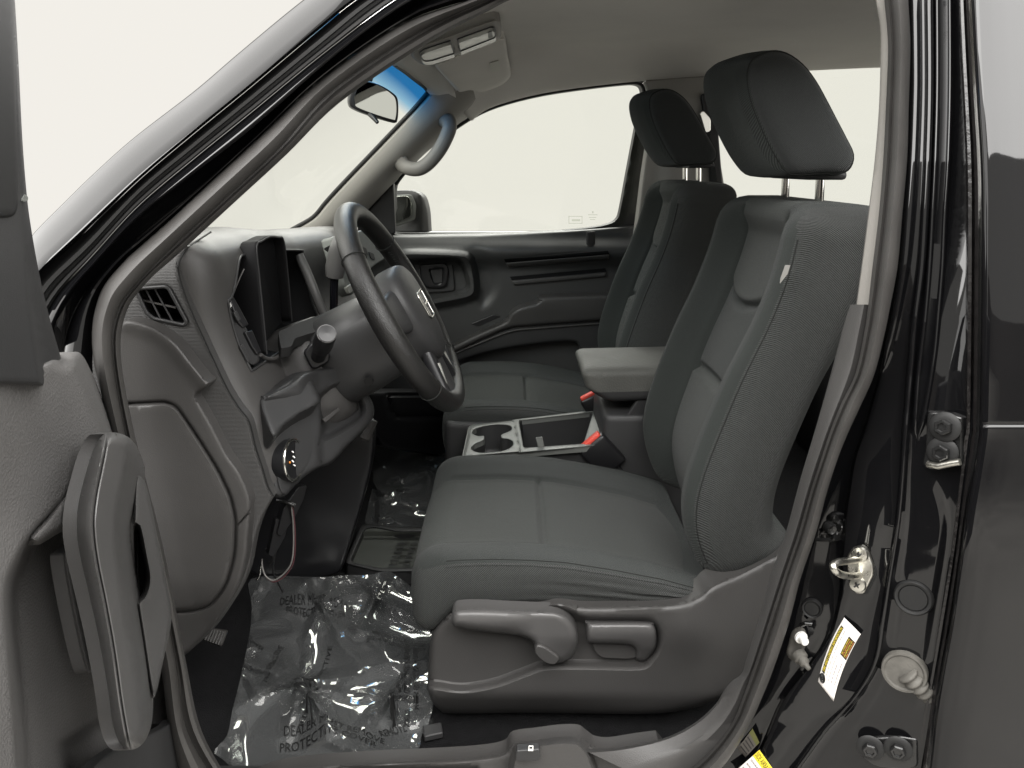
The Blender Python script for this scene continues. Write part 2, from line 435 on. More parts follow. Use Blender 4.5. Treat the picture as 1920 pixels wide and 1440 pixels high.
def soft(name, half, r, n, deform, m, parent=None, fm=None, label=None):
    V, Fc = rbox(half, r, n); Lc = V.copy(); D = np.array(deform(V[:, 0], V[:, 1], V[:, 2])).T
    FM = None
    if fm is not None:
        c = np.array([Lc[f].mean(0) for f in Fc]); FM = fm(c[:, 0], c[:, 1], c[:, 2])
    return mk(name, D, Fc, m, parent, True, FM, label)
def box(name, c, half, m, parent=None, r=.003, label=None, rot=None):
    R = Matrix(rot) if rot is not None else None
    def f(x, y, z):
        P = np.stack([x, y, z])
        if rot is not None: P = np.array(rot) @ P
        return P + np.array(c)[:, None]
    V, Fc = rbox(half, min(r, min(half)*.98), (1, 1, 1), 2)
    return mk(name, np.array(f(V[:, 0], V[:, 1], V[:, 2])).T, Fc, m, parent, True, label=label)
_dg = None
def textmesh(body, size):
    cu = bpy.data.curves.new('t', 'FONT'); cu.body = body; cu.size = size; cu.resolution_u = 2
    o = bpy.data.objects.new('t', cu); C.objects.link(o)
    dg = bpy.context.evaluated_depsgraph_get(); me = bpy.data.meshes.new_from_object(o.evaluated_get(dg))
    V = np.array([v.co for v in me.vertices]); Fc = [tuple(p.vertices) for p in me.polygons]
    bpy.data.objects.remove(o); bpy.data.curves.remove(cu); bpy.data.meshes.remove(me)
    return V, Fc
def text(name, body, size, org, ex, ey, m, parent=None, stretch=1.0, proj=None):
    V, Fc = textmesh(body, size); org = np.array(org, float); ex = np.array(ex, float); ey = np.array(ey, float)
    P = org + V[:, :1]*stretch*ex + V[:, 1:2]*ey
    if proj is not None: P = proj(P)
    return mk(name, P, Fc, m, parent, False)
# ================================================================== the setting
me_f = mat('concrete_floor', (.27, .26, .243), .55, .4, bump=.4, bscale=40, var=.16, vscale=1.6)
fl = mk('studio_floor', [(-14, -12, -.46), (14, -12, -.46), (14, 5, -.46), (-14, 5, -.46)], [(0, 1, 2, 3)], me_f, smooth=False)
tag(fl, 'tan concrete studio floor under the black car', kind='structure')
wl = mk('studio_wall', [(-14, -7.5, -.46), (14, -7.5, -.46), (14, -7.5, 1.2), (-14, -7.5, 1.2), (-14, -7.7, -.46), (14, -7.7, -.46), (14, -7.7, 1.2), (-14, -7.7, 1.2)],
        [(0, 1, 2, 3), (5, 4, 7, 6), (3, 2, 6, 7), (0, 3, 7, 4), (1, 5, 6, 2)], mat('grey_wall_paint', (.14, .13, .12), .8, .2, var=.1, vscale=.8), smooth=False)
tag(wl, 'grey studio wall on the near side', kind='structure')

# ================================================================== car body
body = thing('car_body', 'gloss black car body shell around the open front door opening', 'car body', (0.3, .1, -.2))

# ---- A-pillar, drawn as curves running up the pillar and along the roof edge
E7 = [(345,1500),(318,1380),(300,1240),(262,1040),(215,840),(174,665),(184,560),(228,495),(300,430),(400,337),(500,245),(600,150),(746,48),(871,2),(1000,-40),(1300,-75),(1620,-75)]
E8 = [(420,1490),(350,1370),(328,1235),(285,1030),(237,825),(210,660),(222,580),(262,525),(326,461),(426,369),(526,276),(620,172),(765,72),(880,14),(1003,-28),(1300,-66),(1600,-66)]
E9 = [(440,1480),(378,1370),(346,1227),(305,1022),(254,820),(227,672),(236,588),(275,530),(337,474),(437,382),(537,290),(636,193),(787,90),(903,27),(1012,-16),(1300,-56),(1590,-56)]
YB = np.array([.04]*6+[.05,.065,.085,.11,.14,.18,.22,.25,.27,.28,.28])
EC = {7: np.array(E7, float), 8: np.array(E8, float), 9: np.array(E9, float)}
def acol(a, b, f, dy):
    q = EC[a]*(1-f) + EC[b]*f
    c = crom(np.column_stack([q, YB + dy]), 6)
    return W(c[:, 0], c[:, 1], c[:, 2])
G = {0: [(40,468),(68,432),(120,380),(172,329),(250,259),(365,170),(448,99),(568,0),(700,-98),(900,-200),(1300,-262),(1640,-262)],
     1: [(58,530),(78,505),(151,437),(260,334),(365,245),(469,160),(600,50),(662,0),(800,-95),(950,-160),(1300,-215),(1640,-215)],
     2: [(64,552),(90,518),(160,452),(260,350),(365,262),(469,177),(600,68),(690,-4),(820,-82),(960,-140),(1300,-190),(1640,-190)],
     3: [(70,575),(100,530),(167,465),(260,365),(365,277),(469,192),(600,85),(712,-4),(830,-70),(965,-125),(1300,-172),(1640,-172)],
     4: [(78,600),(112,545),(174,478),(260,385),(365,296),(469,212),(600,105),(740,0),(850,-60),(975,-108),(1300,-150),(1640,-150)],
     5: [(92,640),(124,565),(184,492),(260,412),(365,328),(469,246),(600,130),(690,58),(775,2),(880,-48),(985,-90),(1300,-125),(1640,-125)],
     6: [(112,700),(136,590),(196,500),(260,444),(365,357),(469,262),(600,140),(746,36),(812,0),(990,-52),(1300,-72),(1640,-68)],
     7: [(174,700),(174,660),(184,560),(228,495),(300,430),(400,337),(500,245),(600,150),(746,48),(871,2),(1000,-30),(1300,-48),(1640,-40)]}
GC = {k: resamp(crom(v, 8), 90) for k, v in G.items()}
GY = np.interp(np.linspace(0, 1, 90), [0, .06, .12, .2, .3, .42, .55, .65, .8, 1], [.03, .045, .06, .085, .12, .165, .215, .25, .27, .28])
def gcol(a, b, f, dy):
    q = GC[a]*(1-f) + GC[b]*f; return W(q[:, 0], q[:, 1], GY + dy)
def aloft(name, cols, m, label=None, deg=40, fn=None):
    return loft(name, [(fn or gcol)(*c) for c in cols], m, body, deg=deg, label=label)
aloft('a_pillar', [(0,1,.10,.15),(0,1,.01,.085),(0,0,0,.0655),(0,1,.04,.0625),(0,1,.12,.0555),(0,1,.3,.042),(0,1,.5,.030),(0,1,.7,.019),(0,1,.88,.010),(0,1,.96,.008),(1,1,0,.012),(1,2,.15,.022),(1,2,.3,.05)], M['paint'], 'gloss black windscreen pillar with a pale reflection', 50)
aloft('roof_gutter_seal', [(1,2,.3,.042),(1,2,.8,.036),(2,2,0,.024),(2,3,.3,.014),(2,3,.8,.014),(3,3,0,.026),(3,4,.3,.026),(3,4,.5,.018),(3,4,.8,.018),(4,4,0,.036)], M['rubber_dark'])
aloft('door_opening_flange', [(4,4,0,.04),(4,5,.1,.022),(4,5,.35,.013),(4,5,.65,.010),(4,5,.9,.014),(5,5,0,.034),(5,6,.1,.062),(5,6,.9,.062),(6,6,0,.038),(6,7,.15,.030),(6,7,.4,.025),(6,7,.6,.026),(6,7,.75,.036),(7,7,0,.05)], M['paint'], None, 50)
aloft('weatherstrip', [(7,7,0,.06),(7,7,0,.026),(7,8,.08,.012),(7,8,.25,.002),(7,8,.5,-.001),(7,8,.75,.004),(7,8,.95,.016),(8,8,0,.028),(8,9,.2,.028),(8,9,.45,.022),(8,9,.75,.026),(9,9,0,.04),(9,9,0,.09)], M['rubber'], 'grey rubber door seal around the opening', 40, acol)
aloft('a_pillar_trim', [(8,9,.8,.05),(8,9,.97,.10),(8,9,.9,.16),(8,9,.3,.2)], M['trim_b'], None, 40, acol)

# ---- B-pillar sheet with pressed ribs
LEAN_V = [-80, 0, 100, 200, 300, 400, 500, 600, 700, 800, 1600]; LEAN_H = [.128, .108, .087, .067, .049, .034, .021, .011, .004, 0, 0]
def lean(v): return np.interp(v, LEAN_V, LEAN_H)
def PYs(u, v):
    """depth of the rear pillar sheet: leaning in toward the roof and turned forward"""
    u = np.asarray(u, float); v = np.asarray(v, float)
    l = trk(cB, v) - 14; j = trk(jB, v) + 16; f = np.clip((u-l)/(j-l), -.2, 1.2)
    return .075 + lean(v) + (.012 + .040*ss(380, 820, v))*(1-2*f)
def trk(c, v):
    c = np.array(c, float); o = np.argsort(c[:, 1]); return np.interp(v, c[o, 1], c[o, 0])
cB = [(1700,-60),(1703,0),(1706,50),(1707,100),(1704,200),(1701,300),(1692,400),(1683,500),(1668,580),(1660,620),(1640,700),(1613,762),(1590,812),(1570,862),(1550,925),(1530,1000),(1501,1085),(1480,1165),(1450,1255),(1428,1310),(1408,1355),(1380,1403),(1353,1440),(1300,1490)]
bB = [(1655,-60),(1658,0),(1663,50),(1665,100),(1661,200),(1656,300),(1648,400),(1636,500),(1627,580),(1621,620),(1604,700),(1577,757),(1556,810),(1537,868),(1519,923),(1497,1000),(1468,1085),(1443,1162),(1411,1258),(1392,1310),(1375,1352),(1347,1392),(1310,1430),(1262,1468)]
jB = [(1796,-60),(1797,0),(1801,100),(1806,200),(1810,300),(1811,400),(1810,600),(1808,780),(1801,850),(1790,960),(1780,1043),(1760,1160),(1747,1243),(1730,1330),(1713,1427),(1700,1500)]
ridge_n = crom([(1742,-80),(1744,150),(1740,300),(1735,400),(1728,500),(1715,600),(1708,680),(1698,800),(1686,960),(1666,1093),(1655,1167),(1641,1243),(1601,1310),(1545,1372),(1494,1442),(1440,1510)], 5)
ridge_b = crom([(1757,-80),(1758,150),(1754,300),(1749,400),(1743,500),(1734,600),(1722,700),(1716,780),(1716,812),(1719,822)], 5)
ridge_3 = crom([(1781,-80),(1782,150),(1778,300),(1772,400),(1767,500),(1758,600),(1752,660),(1743,720),(1730,790),(1722,818),(1719,822)], 5)
ridge_1 = crom([(1715,-80),(1717,120),(1716,200),(1712,300),(1705,400),(1695,500),(1677,600),(1662,660),(1645,715)], 5)
step_m = crom([(1668,640),(1648,710),(1622,800),(1602,860),(1592,920),(1586,960),(1578,1060),(1576,1113),(1557,1187),(1520,1243),(1467,1313),(1433,1390),(1395,1460),(1340,1520)], 5)
vv = np.arange(-80, 1510, 7.0)
def trk(c, v):
    c = np.array(c, float); o = np.argsort(c[:, 1]); return np.interp(v, c[o, 1], c[o, 0])
Lb = trk(crom(cB, 5), vv) - 14; Jb = trk(crom(jB, 5), vv) + 16; Nn = trk(ridge_n, vv)
mixA = ss(640, 720, vv); Aa = trk(ridge_1, vv)*(1-mixA) + trk(step_m, vv)*mixA
low = ss(800, 1000, vv)
Bb = np.where(vv < 822, trk(ridge_b, vv), 0); k8 = (1719-np.interp(822, vv, Nn))/(np.interp(822, vv, Jb)-np.interp(822, vv, Nn))
Bb = np.where(vv < 822, Bb, Nn + (Jb-Nn)*(k8 + (.32-k8)*ss(822, 1000, vv)))
Tr = np.where(vv < 822, trk(ridge_3, vv), Nn + (Jb-Nn)*(k8 + (.62-k8)*ss(822, 1000, vv)))
Tr = np.maximum(Tr, Bb + 3)
hA = np.where(vv < 700, .008*ss(720, 640, vv), 0); stp = .014*ss(640, 760, vv); wA = np.interp(vv, [0, 500, 640, 720], [9.5, 9.5, 8, 3])
hN = .007 + 0*vv; hb = .006*ss(826, 780, vv); h3 = .006*ss(826, 790, vv)
wN = np.interp(vv, [0, 600, 900], [8, 7, 5.5]); wb = 5.5 + 0*vv
cols = []                                     # (u, height) per column
def addc(u, h): cols.append((u, h))
for f in (0, .35, .65, .85): addc(Lb + (Aa-wA*1.3-Lb)*f, -stp + .004*np.sin(vv/90.)*low*f)
for f, hh in ((-1.3, 0), (-1.0, .25), (-.75, .8), (-.4, 1), (.4, 1), (.75, .8), (1.0, .25), (1.3, 0)): addc(Aa + wA*f, hA*hh - stp*(1-ss(-1.2, 1.2, f)))
a1 = Aa + wA*1.3; n0 = Nn - wN*1.3
for f in (.25, .5, .75): addc(a1 + (n0-a1)*f, low*.004*np.sin(vv/70.)*math.sin(math.pi*f))
for f, hh in ((-1.3, 0), (-1.0, .25), (-.75, .8), (-.4, 1), (.4, 1), (.75, .8), (1.0, .25)): addc(Nn + wN*f, hN*hh)
gap = (Bb-Nn); m1 = Nn + gap*.55
addc(m1, -.001 + 0*vv)
wb2 = np.minimum(wb, np.maximum((Tr-Bb)*.42, .5))
for f, hh in ((-1.0, .1), (-.6, .85), (.0, 1), (.6, .85), (1.0, .1)): addc(Bb + wb2*f, hb*hh)
for f, hh in ((-1.0, .1), (-.6, .85), (.0, 1), (.6, .85), (1.0, .1)): addc(Tr + wb2*f, h3*hh)
t1 = Tr + wb2*1.3
for f in (0, .2, .5, .8, 1): addc(t1 + (Jb-t1)*f, -.003*math.sin(math.pi*f) + .005*np.sin(vv/110.+1)*low*math.sin(math.pi*f))
cols.sort(key=lambda c: float(np.mean(c[0][:100])))
cc_ = []
for u, h in cols: cc_.append(W(u, vv, PYs(u, vv) - h))
pb = loft('b_pillar', cc_, M['paint'], body, label='gloss black pressed steel pillar with door hardware behind the seat', deg=70)
def hB(u, v): return -lean(v) - .014*(trk(step_m, v) > u)*(v > 700)
def YS(v): return .055 + lean(v)
def path_cols(A, B, fr, m, name, par=body, k=5, label=None, deg=45, end=None):
    a = crom(A, k); b = crom(B, k); cols = []
    for f, dy in fr:
        q = a*(1-f) + b*f; cols.append(W(q[:, 0], q[:, 1], YS(q[:, 1]) + dy))
    return loft(name, cols, m, par, deg=deg, label=label)
path_cols(cB, bB, [(0,.05),(0,.02),(.06,.006),(.2,-.006),(.42,-.010),(.6,-.004),(.66,.008),(.72,.012),(.85,.010),(1,.022),(1,.06)], M['rubber'], 'weatherstrip', label='grey rubber door seal down the rear of the opening')
aU = [(1638,-60),(1642,0),(1650,50),(1651,100),(1648,200),(1640,300),(1628,400),(1615,500),(1604,580)]
bU = [(1655,-60),(1658,0),(1663,50),(1665,100),(1661,200),(1656,300),(1648,400),(1636,500),(1627,580)]
path_cols(bU, aU, [(-.2,.03),(0,.035),(.5,.04),(.92,.045),(1,.06),(.95,.14),(.3,.2)], M['trim_b'], 'b_pillar_upper_trim', label='pale upper pillar trim')
aL = [(1594,571),(1579,620),(1558,700),(1530,800),(1500,900),(1473,1000),(1445,1080),(1429,1142),(1401,1230),(1391,1262),(1372,1277),(1358,1294),(1340,1322),(1300,1357),(1242,1385),(1160,1402),(1090,1404)]
bL = [(1629,571),(1621,620),(1604,700),(1562,800),(1527,900),(1497,1000),(1470,1080),(1449,1142),(1420,1232),(1409,1262),(1404,1277),(1399,1294),(1389,1322),(1370,1360),(1345,1394),(1310,1430),(1250,1480)]
path_cols(bL, aL, [(-.1,.028),(0,.030),(.25,.026),(.42,.030),(.5,.034),(.9,.046),(1,.062),(.96,.14),(.7,.2)], M['plastic'], 'b_pillar_lower_trim', label='dark grey lower pillar trim running into the sill')

# ---- sill with its lever housing
so = crom([(380,1520),(500,1452),(640,1434),(820,1425),(905,1419),(946,1410),(962,1393),(1012,1386),(1049,1381),(1086,1381),(1103,1392),(1118,1402),(1145,1405),(1191,1398),(1235,1392)], 4)
so = np.vstack([so, [(1300,1470),(1250,1560),(360,1560)]])
hp = crom([(955,1440),(968,1396),(1015,1390),(1050,1386),(1084,1388),(1102,1404),(1112,1424),(1108,1460),(950,1470)], 4, True)
def hS(u, v):
    return .030*ss(-3, 9, sdf(u, v, hp)) - .012*np.exp(-((v-1441)/5.)**2)*(u < 900)
relief('sill_trim', YP(.125), so, M['plastic'], body, h=hS, step=6, er=9, eh=.02, back=.025, lines=rings(hp, (-3, 1, 5, 9)), label='grey plastic sill trim with a lever housing')
lv = slab('fuel_lid_lever', YP(.095), roundpoly([(968,1394),(1011,1391),(1013,1408),(1006,1414),(966,1413)], 3), 0, .014, M['plastic_dark'], body, .003)
pm = YP(.0795)
slab('pump_symbol', pm, roundpoly([(991,1398),(1000,1398),(1000,1407),(990,1407)], 1), 0, .0012, M['white'], lv, 0)
slab('pump_window', YP(.0775), [(993,1400),(998,1400),(998,1402.5),(993,1402.5)], 0, .0012, M['ink'], lv, 0)

# ---- cabin floor, toe board and lower walls
def quad(name, P, m, par, label=None, th=.01):
    o = mk(name, P, [(0, 1, 2, 3)], m, par, False, label=label); solid(o, th, -1); return o
cf = loft('cabin_floor', [[(x, y, z + .012*math.sin(7*y)*math.sin(9*x)) for x, z in ((-.98,.42),(-.88,.30),(-.74,.10),(-.66,.015),(-.5,0),(-.2,0),(.1,.0),(.4,.01),(.7,.02),(1.5,.02))] for y in np.linspace(.16, 1.84, 30)], M['carpet'])
tag(cf, 'black cabin carpet under the seats and pedals', kind='structure')
solid(cf, .02, 0)
box('inner_sill', (.2, .180, .02), (1.2, .012, .06), M['plastic_dark'], body, .006)
box('firewall', (-1.02, 1.0, .40), (.02, .85, .30), M['plastic_black'], body)
box('far_sill', (.2, 1.82, .08), (1.3, .03, .10), M['plastic_dark'], body, .01)
box('rear_floor_step', (1.25, 1.0, .2), (.25, .8, .2), M['carpet'], body, .05)
# outer far flank and rear of the cab so that light comes only through the glass
box('far_flank', (.2, 1.93, .35), (1.6, .03, .40), M['paint'], body, .02)
box('cab_rear', (1.62, 1.0, .45), (.03, .9, .5), M['plastic_dark'], body, .02)
box('near_flank', (-.95, .10, .22), (.36, .03, .36), M['paint'], body, .02)

# ---- headliner: a dished roof lining from the near rail to the far window tops
tops = crom([(-.62,.70),(-.5,.79),(-.42,.86),(-.367,.913),(-.317,.967),(-.265,1.015),(-.176,1.081),(-.098,1.126),(-.016,1.155),(.098,1.181),(.227,1.199),(.34,1.211),(.405,1.216),(.7,1.235),(1.16,1.255),(1.6,1.255)], 5)
Tx, Tz = tops[:, 0], tops[:, 1]
def ceil_z(x, y):
    """roof lining height over the cabin"""
    near = 1.215; far = np.interp(x, Tx, Tz)
    c = 1.285 - .06*ss(.1, -.35, x)
    a = ss(.34, .62, y)**.7; b = ss(1.69, 1.42, y)**.75
    e = np.where(y < 1.0, near + (c-near)*a, np.minimum(far, c) + (c-np.minimum(far, c))*b)
    return e
SEAL_Y = [.99,1.12,1.25,1.40,1.50,1.565,1.70]; SEAL_X = [-.273,-.271,-.264,-.256,-.243,-.232,-.19]; SEAL_Z = [1.196,1.195,1.194,1.189,1.181,1.170,1.10]
def seal_xz(y):
    k = .99 + abs(y-.99); return float(np.interp(k, SEAL_Y, SEAL_X)), float(np.interp(k, SEAL_Y, SEAL_Z))
def front_x(y): return seal_xz(y)[0] + .07
ys = np.r_[np.linspace(.30, .7, 16), np.linspace(.73, 1.3, 14), np.linspace(1.33, 1.70, 26)]
cols = []
for y in ys:
    xs = front_x(y) + (1.62-front_x(y))*np.linspace(0, 1, 60)**1.3
    zz = ceil_z(xs, y) - .012*np.exp(-(xs-xs[0])/.02)
    cols.append(np.column_stack([xs, 0*xs+y, zz]))
hl = loft('headliner', cols, M['headliner'], body, label='warm grey cloth roof lining'); solid(hl, .02, 1)
rf = loft('roof_panel', [np.column_stack([c[:, 0], c[:, 1], c[:, 2]+.05]) for c in cols[::4]] + [np.column_stack([cols[-1][:, 0], cols[-1][:, 1]+.08, cols[-1][:, 2]+.03])], M['paint'], body)
solid(rf, .01, 1)
hd_cols = []
for c, y in zip(cols, ys):
    if y > 1.60: break
    sx, sz = seal_xz(y); p = np.array(c[0]); q = np.array((sx, y, sz))
    hd_cols.append([q + np.array((-.004, 0, .012)), q, q*.7 + p*.3 + np.array((0, 0, -.002)), q*.35 + p*.65, p])
hdr = loft('windscreen_header', hd_cols, M['headliner'], body); solid(hdr, .006, 1)
# ================================================================== far side of the cabin
# ---- windscreen
gn = np.array((-.63, 0, .776)); gp = PL((-.268, 1.0, 1.172), -gn)
M['windscreen'] = glassy('windscreen_glass', (.93, .95, .90), top=((.776, 0, .63), .458, .522, (.02, .20, .52)))
def wpt(y, s):
    sx, sz = seal_xz(y); return (sx + .012 - .62*s, y, sz + .010 - .62*s*.812)
ws = loft('windscreen', [[wpt(y, s) for s in np.linspace(0, 1, 12)] for y in np.linspace(.44, 1.64, 16)], M['windscreen'], body, label='windscreen with a blue shade band along its top')
wl_ = crom([(536,436),(553,427),(587,407),(610,380),(640,347),(707,277),(773,207),(803,172)], 5)
wy = np.linspace(1.62, 1.565, len(wl_))
tube('windscreen_seal', [*W(wl_[:, 0], wl_[:, 1], wy), *[w(u, v, y) for u, v, y in ((797,163,1.50),(780,150,1.40),(760,134,1.25),(740,120,1.12))]], .0065, M['rubber_dark'], body, n=8)
box('cowl', (-.93, 1.0, .66), (.14, .85, .06), M['plastic_black'], body, .03)
# ---- far windscreen pillar trim
lft = crom([(520,440),(553,428),(587,408),(610,381),(640,348),(707,278),(773,208),(805,172),(830,140),(858,96)], 5)
rgt = crom([(600,500),(640,452),(664,420),(690,392),(740,340),(800,284),(853,238),(872,222),(900,196),(945,150)], 5)
def far_strip(name, A, B, fr, m, par, label=None):
    cols = []
    for f, Y in fr:
        q = A*(1-f) + B*f; y = np.interp(np.linspace(0, 1, len(q)), [0, 1], Y); cols.append(W(q[:, 0], q[:, 1], y))
    return loft(name, cols, m, par, label=label, deg=50)
far_strip('far_a_pillar_trim', lft, rgt, [(-.02,(1.72,1.66)),(0,(1.63,1.56)),(.1,(1.605,1.54)),(.35,(1.60,1.54)),(.6,(1.62,1.56)),(.85,(1.66,1.61)),(1,(1.71,1.66)),(1.02,(1.78,1.72))], M['trim_light'], body, 'pale grey windscreen pillar trim with a grab handle')
# ---- far B-pillar trim and rear window surroundings
relief('far_b_pillar_trim', YP(1.70), roundpoly([(1208,150),(1338,142),(1324,176),(1319,194),(1336,232),(1350,300),(1376,460),(1190,460),(1206,330),(1226,200)], 8), M['trim_light'], body, h=lambda u, v: .03*ss(1225, 1262, u)*ss(150, 190, v) + .02, step=10, er=8, back=.06)
slab('belt_guide', YP(1.655), roundpoly([(1312,178),(1330,172),(1342,220),(1352,345),(1330,345),(1322,240)], 5), 0, .02, M['plastic_black'], body, .004)
slab('belt_loop', YP(1.64), roundpoly([(1311,212),(1318,207),(1332,222),(1332,247),(1322,250)], 4), .012, .018, M['chrome'], body, .002)
slab('belt_webbing', YP(1.63), [(1316,214),(1327,220),(1345,345),(1334,346)], .0, .004, M['fabric_dark'], body, 0)
box('far_rear_door_trim', (1.05, 1.80, .39), (.58, .03, .36), M['plastic'], body, .03)
rwt = crom([(1330,150),(1350,130),(1400,126),(1500,124),(1580,120),(1660,116),(1760,112)], 4)
tube('rear_window_seal', W(rwt[:, 0], rwt[:, 1], 1.715), .006, M['rubber_dark'], body, n=8)
rg = mk('rear_side_glass', [w(1300,60,1.78), w(1800,60,1.78), w(1800,470,1.82), w(1300,470,1.82)], [(0,1,2,3)], M['glass'], body, False, label='clear rear side window beyond the headrests')
hk = relief('coat_hook', YP(1.60), roundpoly([(1540,84),(1562,84),(1571,96),(1568,108),(1537,107),(1534,98)], 5), M['trim_light'], body, h=lambda u, v: .02*ss(84, 104, v), step=4, er=4, back=.04, label='grey plastic coat hook above the rear window')
slab('hook_slot', YP(1.575), roundpoly([(1550,97),(1560,96),(1562,101),(1551,102)], 1.5), 0, .003, M['plastic_dark'], hk, 0)

# ================================================================== passenger door
pd = thing('passenger_door', 'charcoal passenger door with handle recess, armrest and clear window', 'car door', (0, 1.78, .3))
ring_o = crom([(722,492),(735,474),(762,464),(862,467),(886,477),(897,505),(901,545),(892,562),(870,571),(800,585),(740,598)], 4, True)
ring_i = crom([(748,500),(768,487),(850,484),(869,493),(878,520),(880,540),(868,549),(800,562),(757,570)], 4, True)
arm = crom([(800,676),(850,648),(905,622),(948,603),(956,590),(972,578),(1008,567),(1020,557),(1130,553),(1260,548),(1260,594),(1130,601),(1000,611),(955,616),(905,636),(850,662)], 4, True)
under = np.array([(800,690),(850,662),(905,638),(955,620),(1000,614),(1130,604),(1260,598),(1260,760),(1100,760),(1090,640),(1062,634),(1000,640),(930,650),(870,668),(800,700)], float)
pocket = crom([(860,682),(905,662),(960,651),(1040,642),(1076,644),(1084,660),(1080,740),(860,760)], 4, True)
dish = crom([(880,470),(905,468),(926,490),(934,530),(925,560),(900,575),(890,520)], 4, True)
def hP(u, v):
    h = -.002 + .042*ss(436, 472, v) - .040*ss(474, 508, v)
    h = h + .030*ss(0, 13, sdf(u, v, ring_o)) - .062*ss(-2, 7, sdf(u, v, ring_i)) - .012*ss(-6, 14, sdf(u, v, dish))
    for (x0, y0, x1, y1) in ():
        t = (u-x0)/(x1-x0); yl = y0 + (y1-y0)*t; k = ss(-.01, .03, t)*(1-ss(.97, 1.01, t))
        h = h - .026*k*ss(-8, -5, v-yl)*(1-ss(0, 10, v-yl))
    return h
po = np.array([(676,441),(742,442),(820,441),(900,440),(980,437),(1060,433),(1120,429),(1178,424),(1260,420),(1260,900),(600,900),(600,520)], float)
relief('door_trim', YP(1.765), po, M['door_charcoal'], pd, h=hP, step=6, lines=rings(ring_o, (0, 4, 8, 13)) + rings(ring_i, (-2, 1, 4, 7)) + [np.array([(x0, y0+o), (x1, y1+o)], float) for x0, y0, x1, y1 in ((945, 493, 1142, 477), (956, 526, 1137, 510)) for o in (-8, -5, 0, 4, 9)], er=6, eh=.012, back=.06, label='charcoal door trim with two painted-on slots, an armrest and a map pocket')
relief('armrest', YP(1.70), arm, M['plastic'], pd, h=lambda u, v: .01*ss(620, 570, v), step=7, er=7, eh=.012, back=.08, label='dark padded door armrest')
af = np.vstack([crom([(780,690),(850,656),(905,632),(955,613),(1000,607),(1130,597),(1270,590)], 4), [(1270,780),(1096,780)], crom([(1092,700),(1086,650),(1066,640),(1000,646),(930,657),(870,674),(800,704)], 4)])
relief('armrest_face', YP(1.715), af, M['plastic_dark'], pd, step=9, er=6, eh=.008, back=.07)
tube('armrest_line', W(*crom([(800,690),(850,664),(905,641),(955,622),(1000,616),(1130,606)], 5).T, 1.712), .0035, M['plastic'], pd, n=8)
for (x0, y0, x1, y1) in ((945, 493, 1142, 477), (956, 526, 1137, 510)):
    relief('slot_shade', YP(1.765), np.array([(x0, y0-7), (x1-2, y1-7), (x1, y1), (x0+4, y0)], float), M['void'], pd, h=lambda u, v: hP(u, v)+.004, step=6, back=.002)  # raised black strip: the groove's shade put in as colour
    relief('trim_rib', YP(1.765), np.array([(x0+3, y0), (x1, y1), (x1, y1+9), (x0+8, y0+9)], float), M['plastic'], pd, h=lambda u, v: hP(u, v)+.010, step=4, er=3, eh=.006, back=.006)
hd = relief('door_handle', YP(1.775), roundpoly([(786,496),(835,493),(842,505),(838,534),(830,540),(800,540),(790,530)], 6), M['plastic_black'], pd, h=lambda u, v: -.02*ss(0, 5, sdf(u, v, roundpoly([(803,504),(832,501),(831,531),(812,534)], 5))), step=3, er=4, back=.03)
slab('handle_bezel', YP(1.79), roundpoly([(775,489),(848,486),(853,545),(783,550)], 7), 0, .004, M['plastic_dark'], pd, .002)
lk = slab('lock_slide', YP(1.735), roundpoly([(1099,433),(1116,433),(1116,458),(1112,462),(1103,462),(1099,458)], 4), 0, .004, M['plastic'], pd, .002)
slab('lock_knob', YP(1.73), roundpoly([(1102,435),(1114,434),(1114,458),(1103,459)], 3), 0, .004, M['plastic_black'], lk, .001)
sw = slab('window_switch', YP(1.70), roundpoly([(883,607),(925,590),(940,593),(897,612)], 3), 0, .006, M['plastic_black'], pd, .002)
win = crom([(741,440),(741,392),(742,348),(770,312),(800,282),(853,243),(900,214),(950,195),(1020,178),(1100,166),(1170,158),(1194,158),(1203,166),(1203,185),(1193,235),(1176,325),(1163,395),(1156,412),(1140,421),(1100,428),(1000,437),(880,441)], 3, True)
frm = np.vstack([crom([(672,446),(676,400),(738,336),(800,272),(853,233),(900,204),(950,185),(1020,169),(1100,157),(1180,149),(1210,150),(1222,162),(1228,185)], 3), [(1212,330),(1192,432),(1180,436),(1000,445),(740,449)]])
relief('window_frame', YP(1.792), frm, M['rubber_dark'], pd, h=lambda u, v: .006*np.sin(pdist(u, v, win)*.5)*(pdist(u, v, win) < 12), step=9, back=.05, holes=[win], label='black window frame')
gl = np.array([(700,470),(735,336),(853,225),(950,183),(1100,150),(1215,140),(1215,330),(1185,470)], float)
gv = W(gl[:, 0], gl[:, 1], np.array([1.80,1.77,1.765,1.765,1.765,1.765,1.78,1.80]))
mk('window_pane', gv, [tuple(range(len(gl)))], M['glass'], pd, False, label='clear door window with faint etched marks')
M['etch'] = glassy('etched_mark', (.80, .82, .77))
for pts in ([(1066,405),(1092,405),(1092,406.4),(1066,406.4)], [(1066,418),(1092,418),(1092,419.4),(1066,419.4)], [(1066,405),(1067.4,405),(1067.4,419),(1066,419)], [(1090.6,405),(1092,405),(1092,419),(1090.6,419)], [(1072,411),(1088,411),(1088,415),(1072,415)], [(1102,402),(1120,402),(1120,403.5),(1102,403.5)], [(1104,407),(1118,407),(1118,408.5),(1104,408.5)], [(1106,411),(1116,411),(1116,412.5),(1106,412.5)], [(1110,396),(1113,396),(1113,400),(1110,400)]):
    q = np.array(pts, float); mk('etched_mark', W(q[:, 0], q[:, 1], 1.757), [(0,1,2,3)], M['etch'], pd, False)
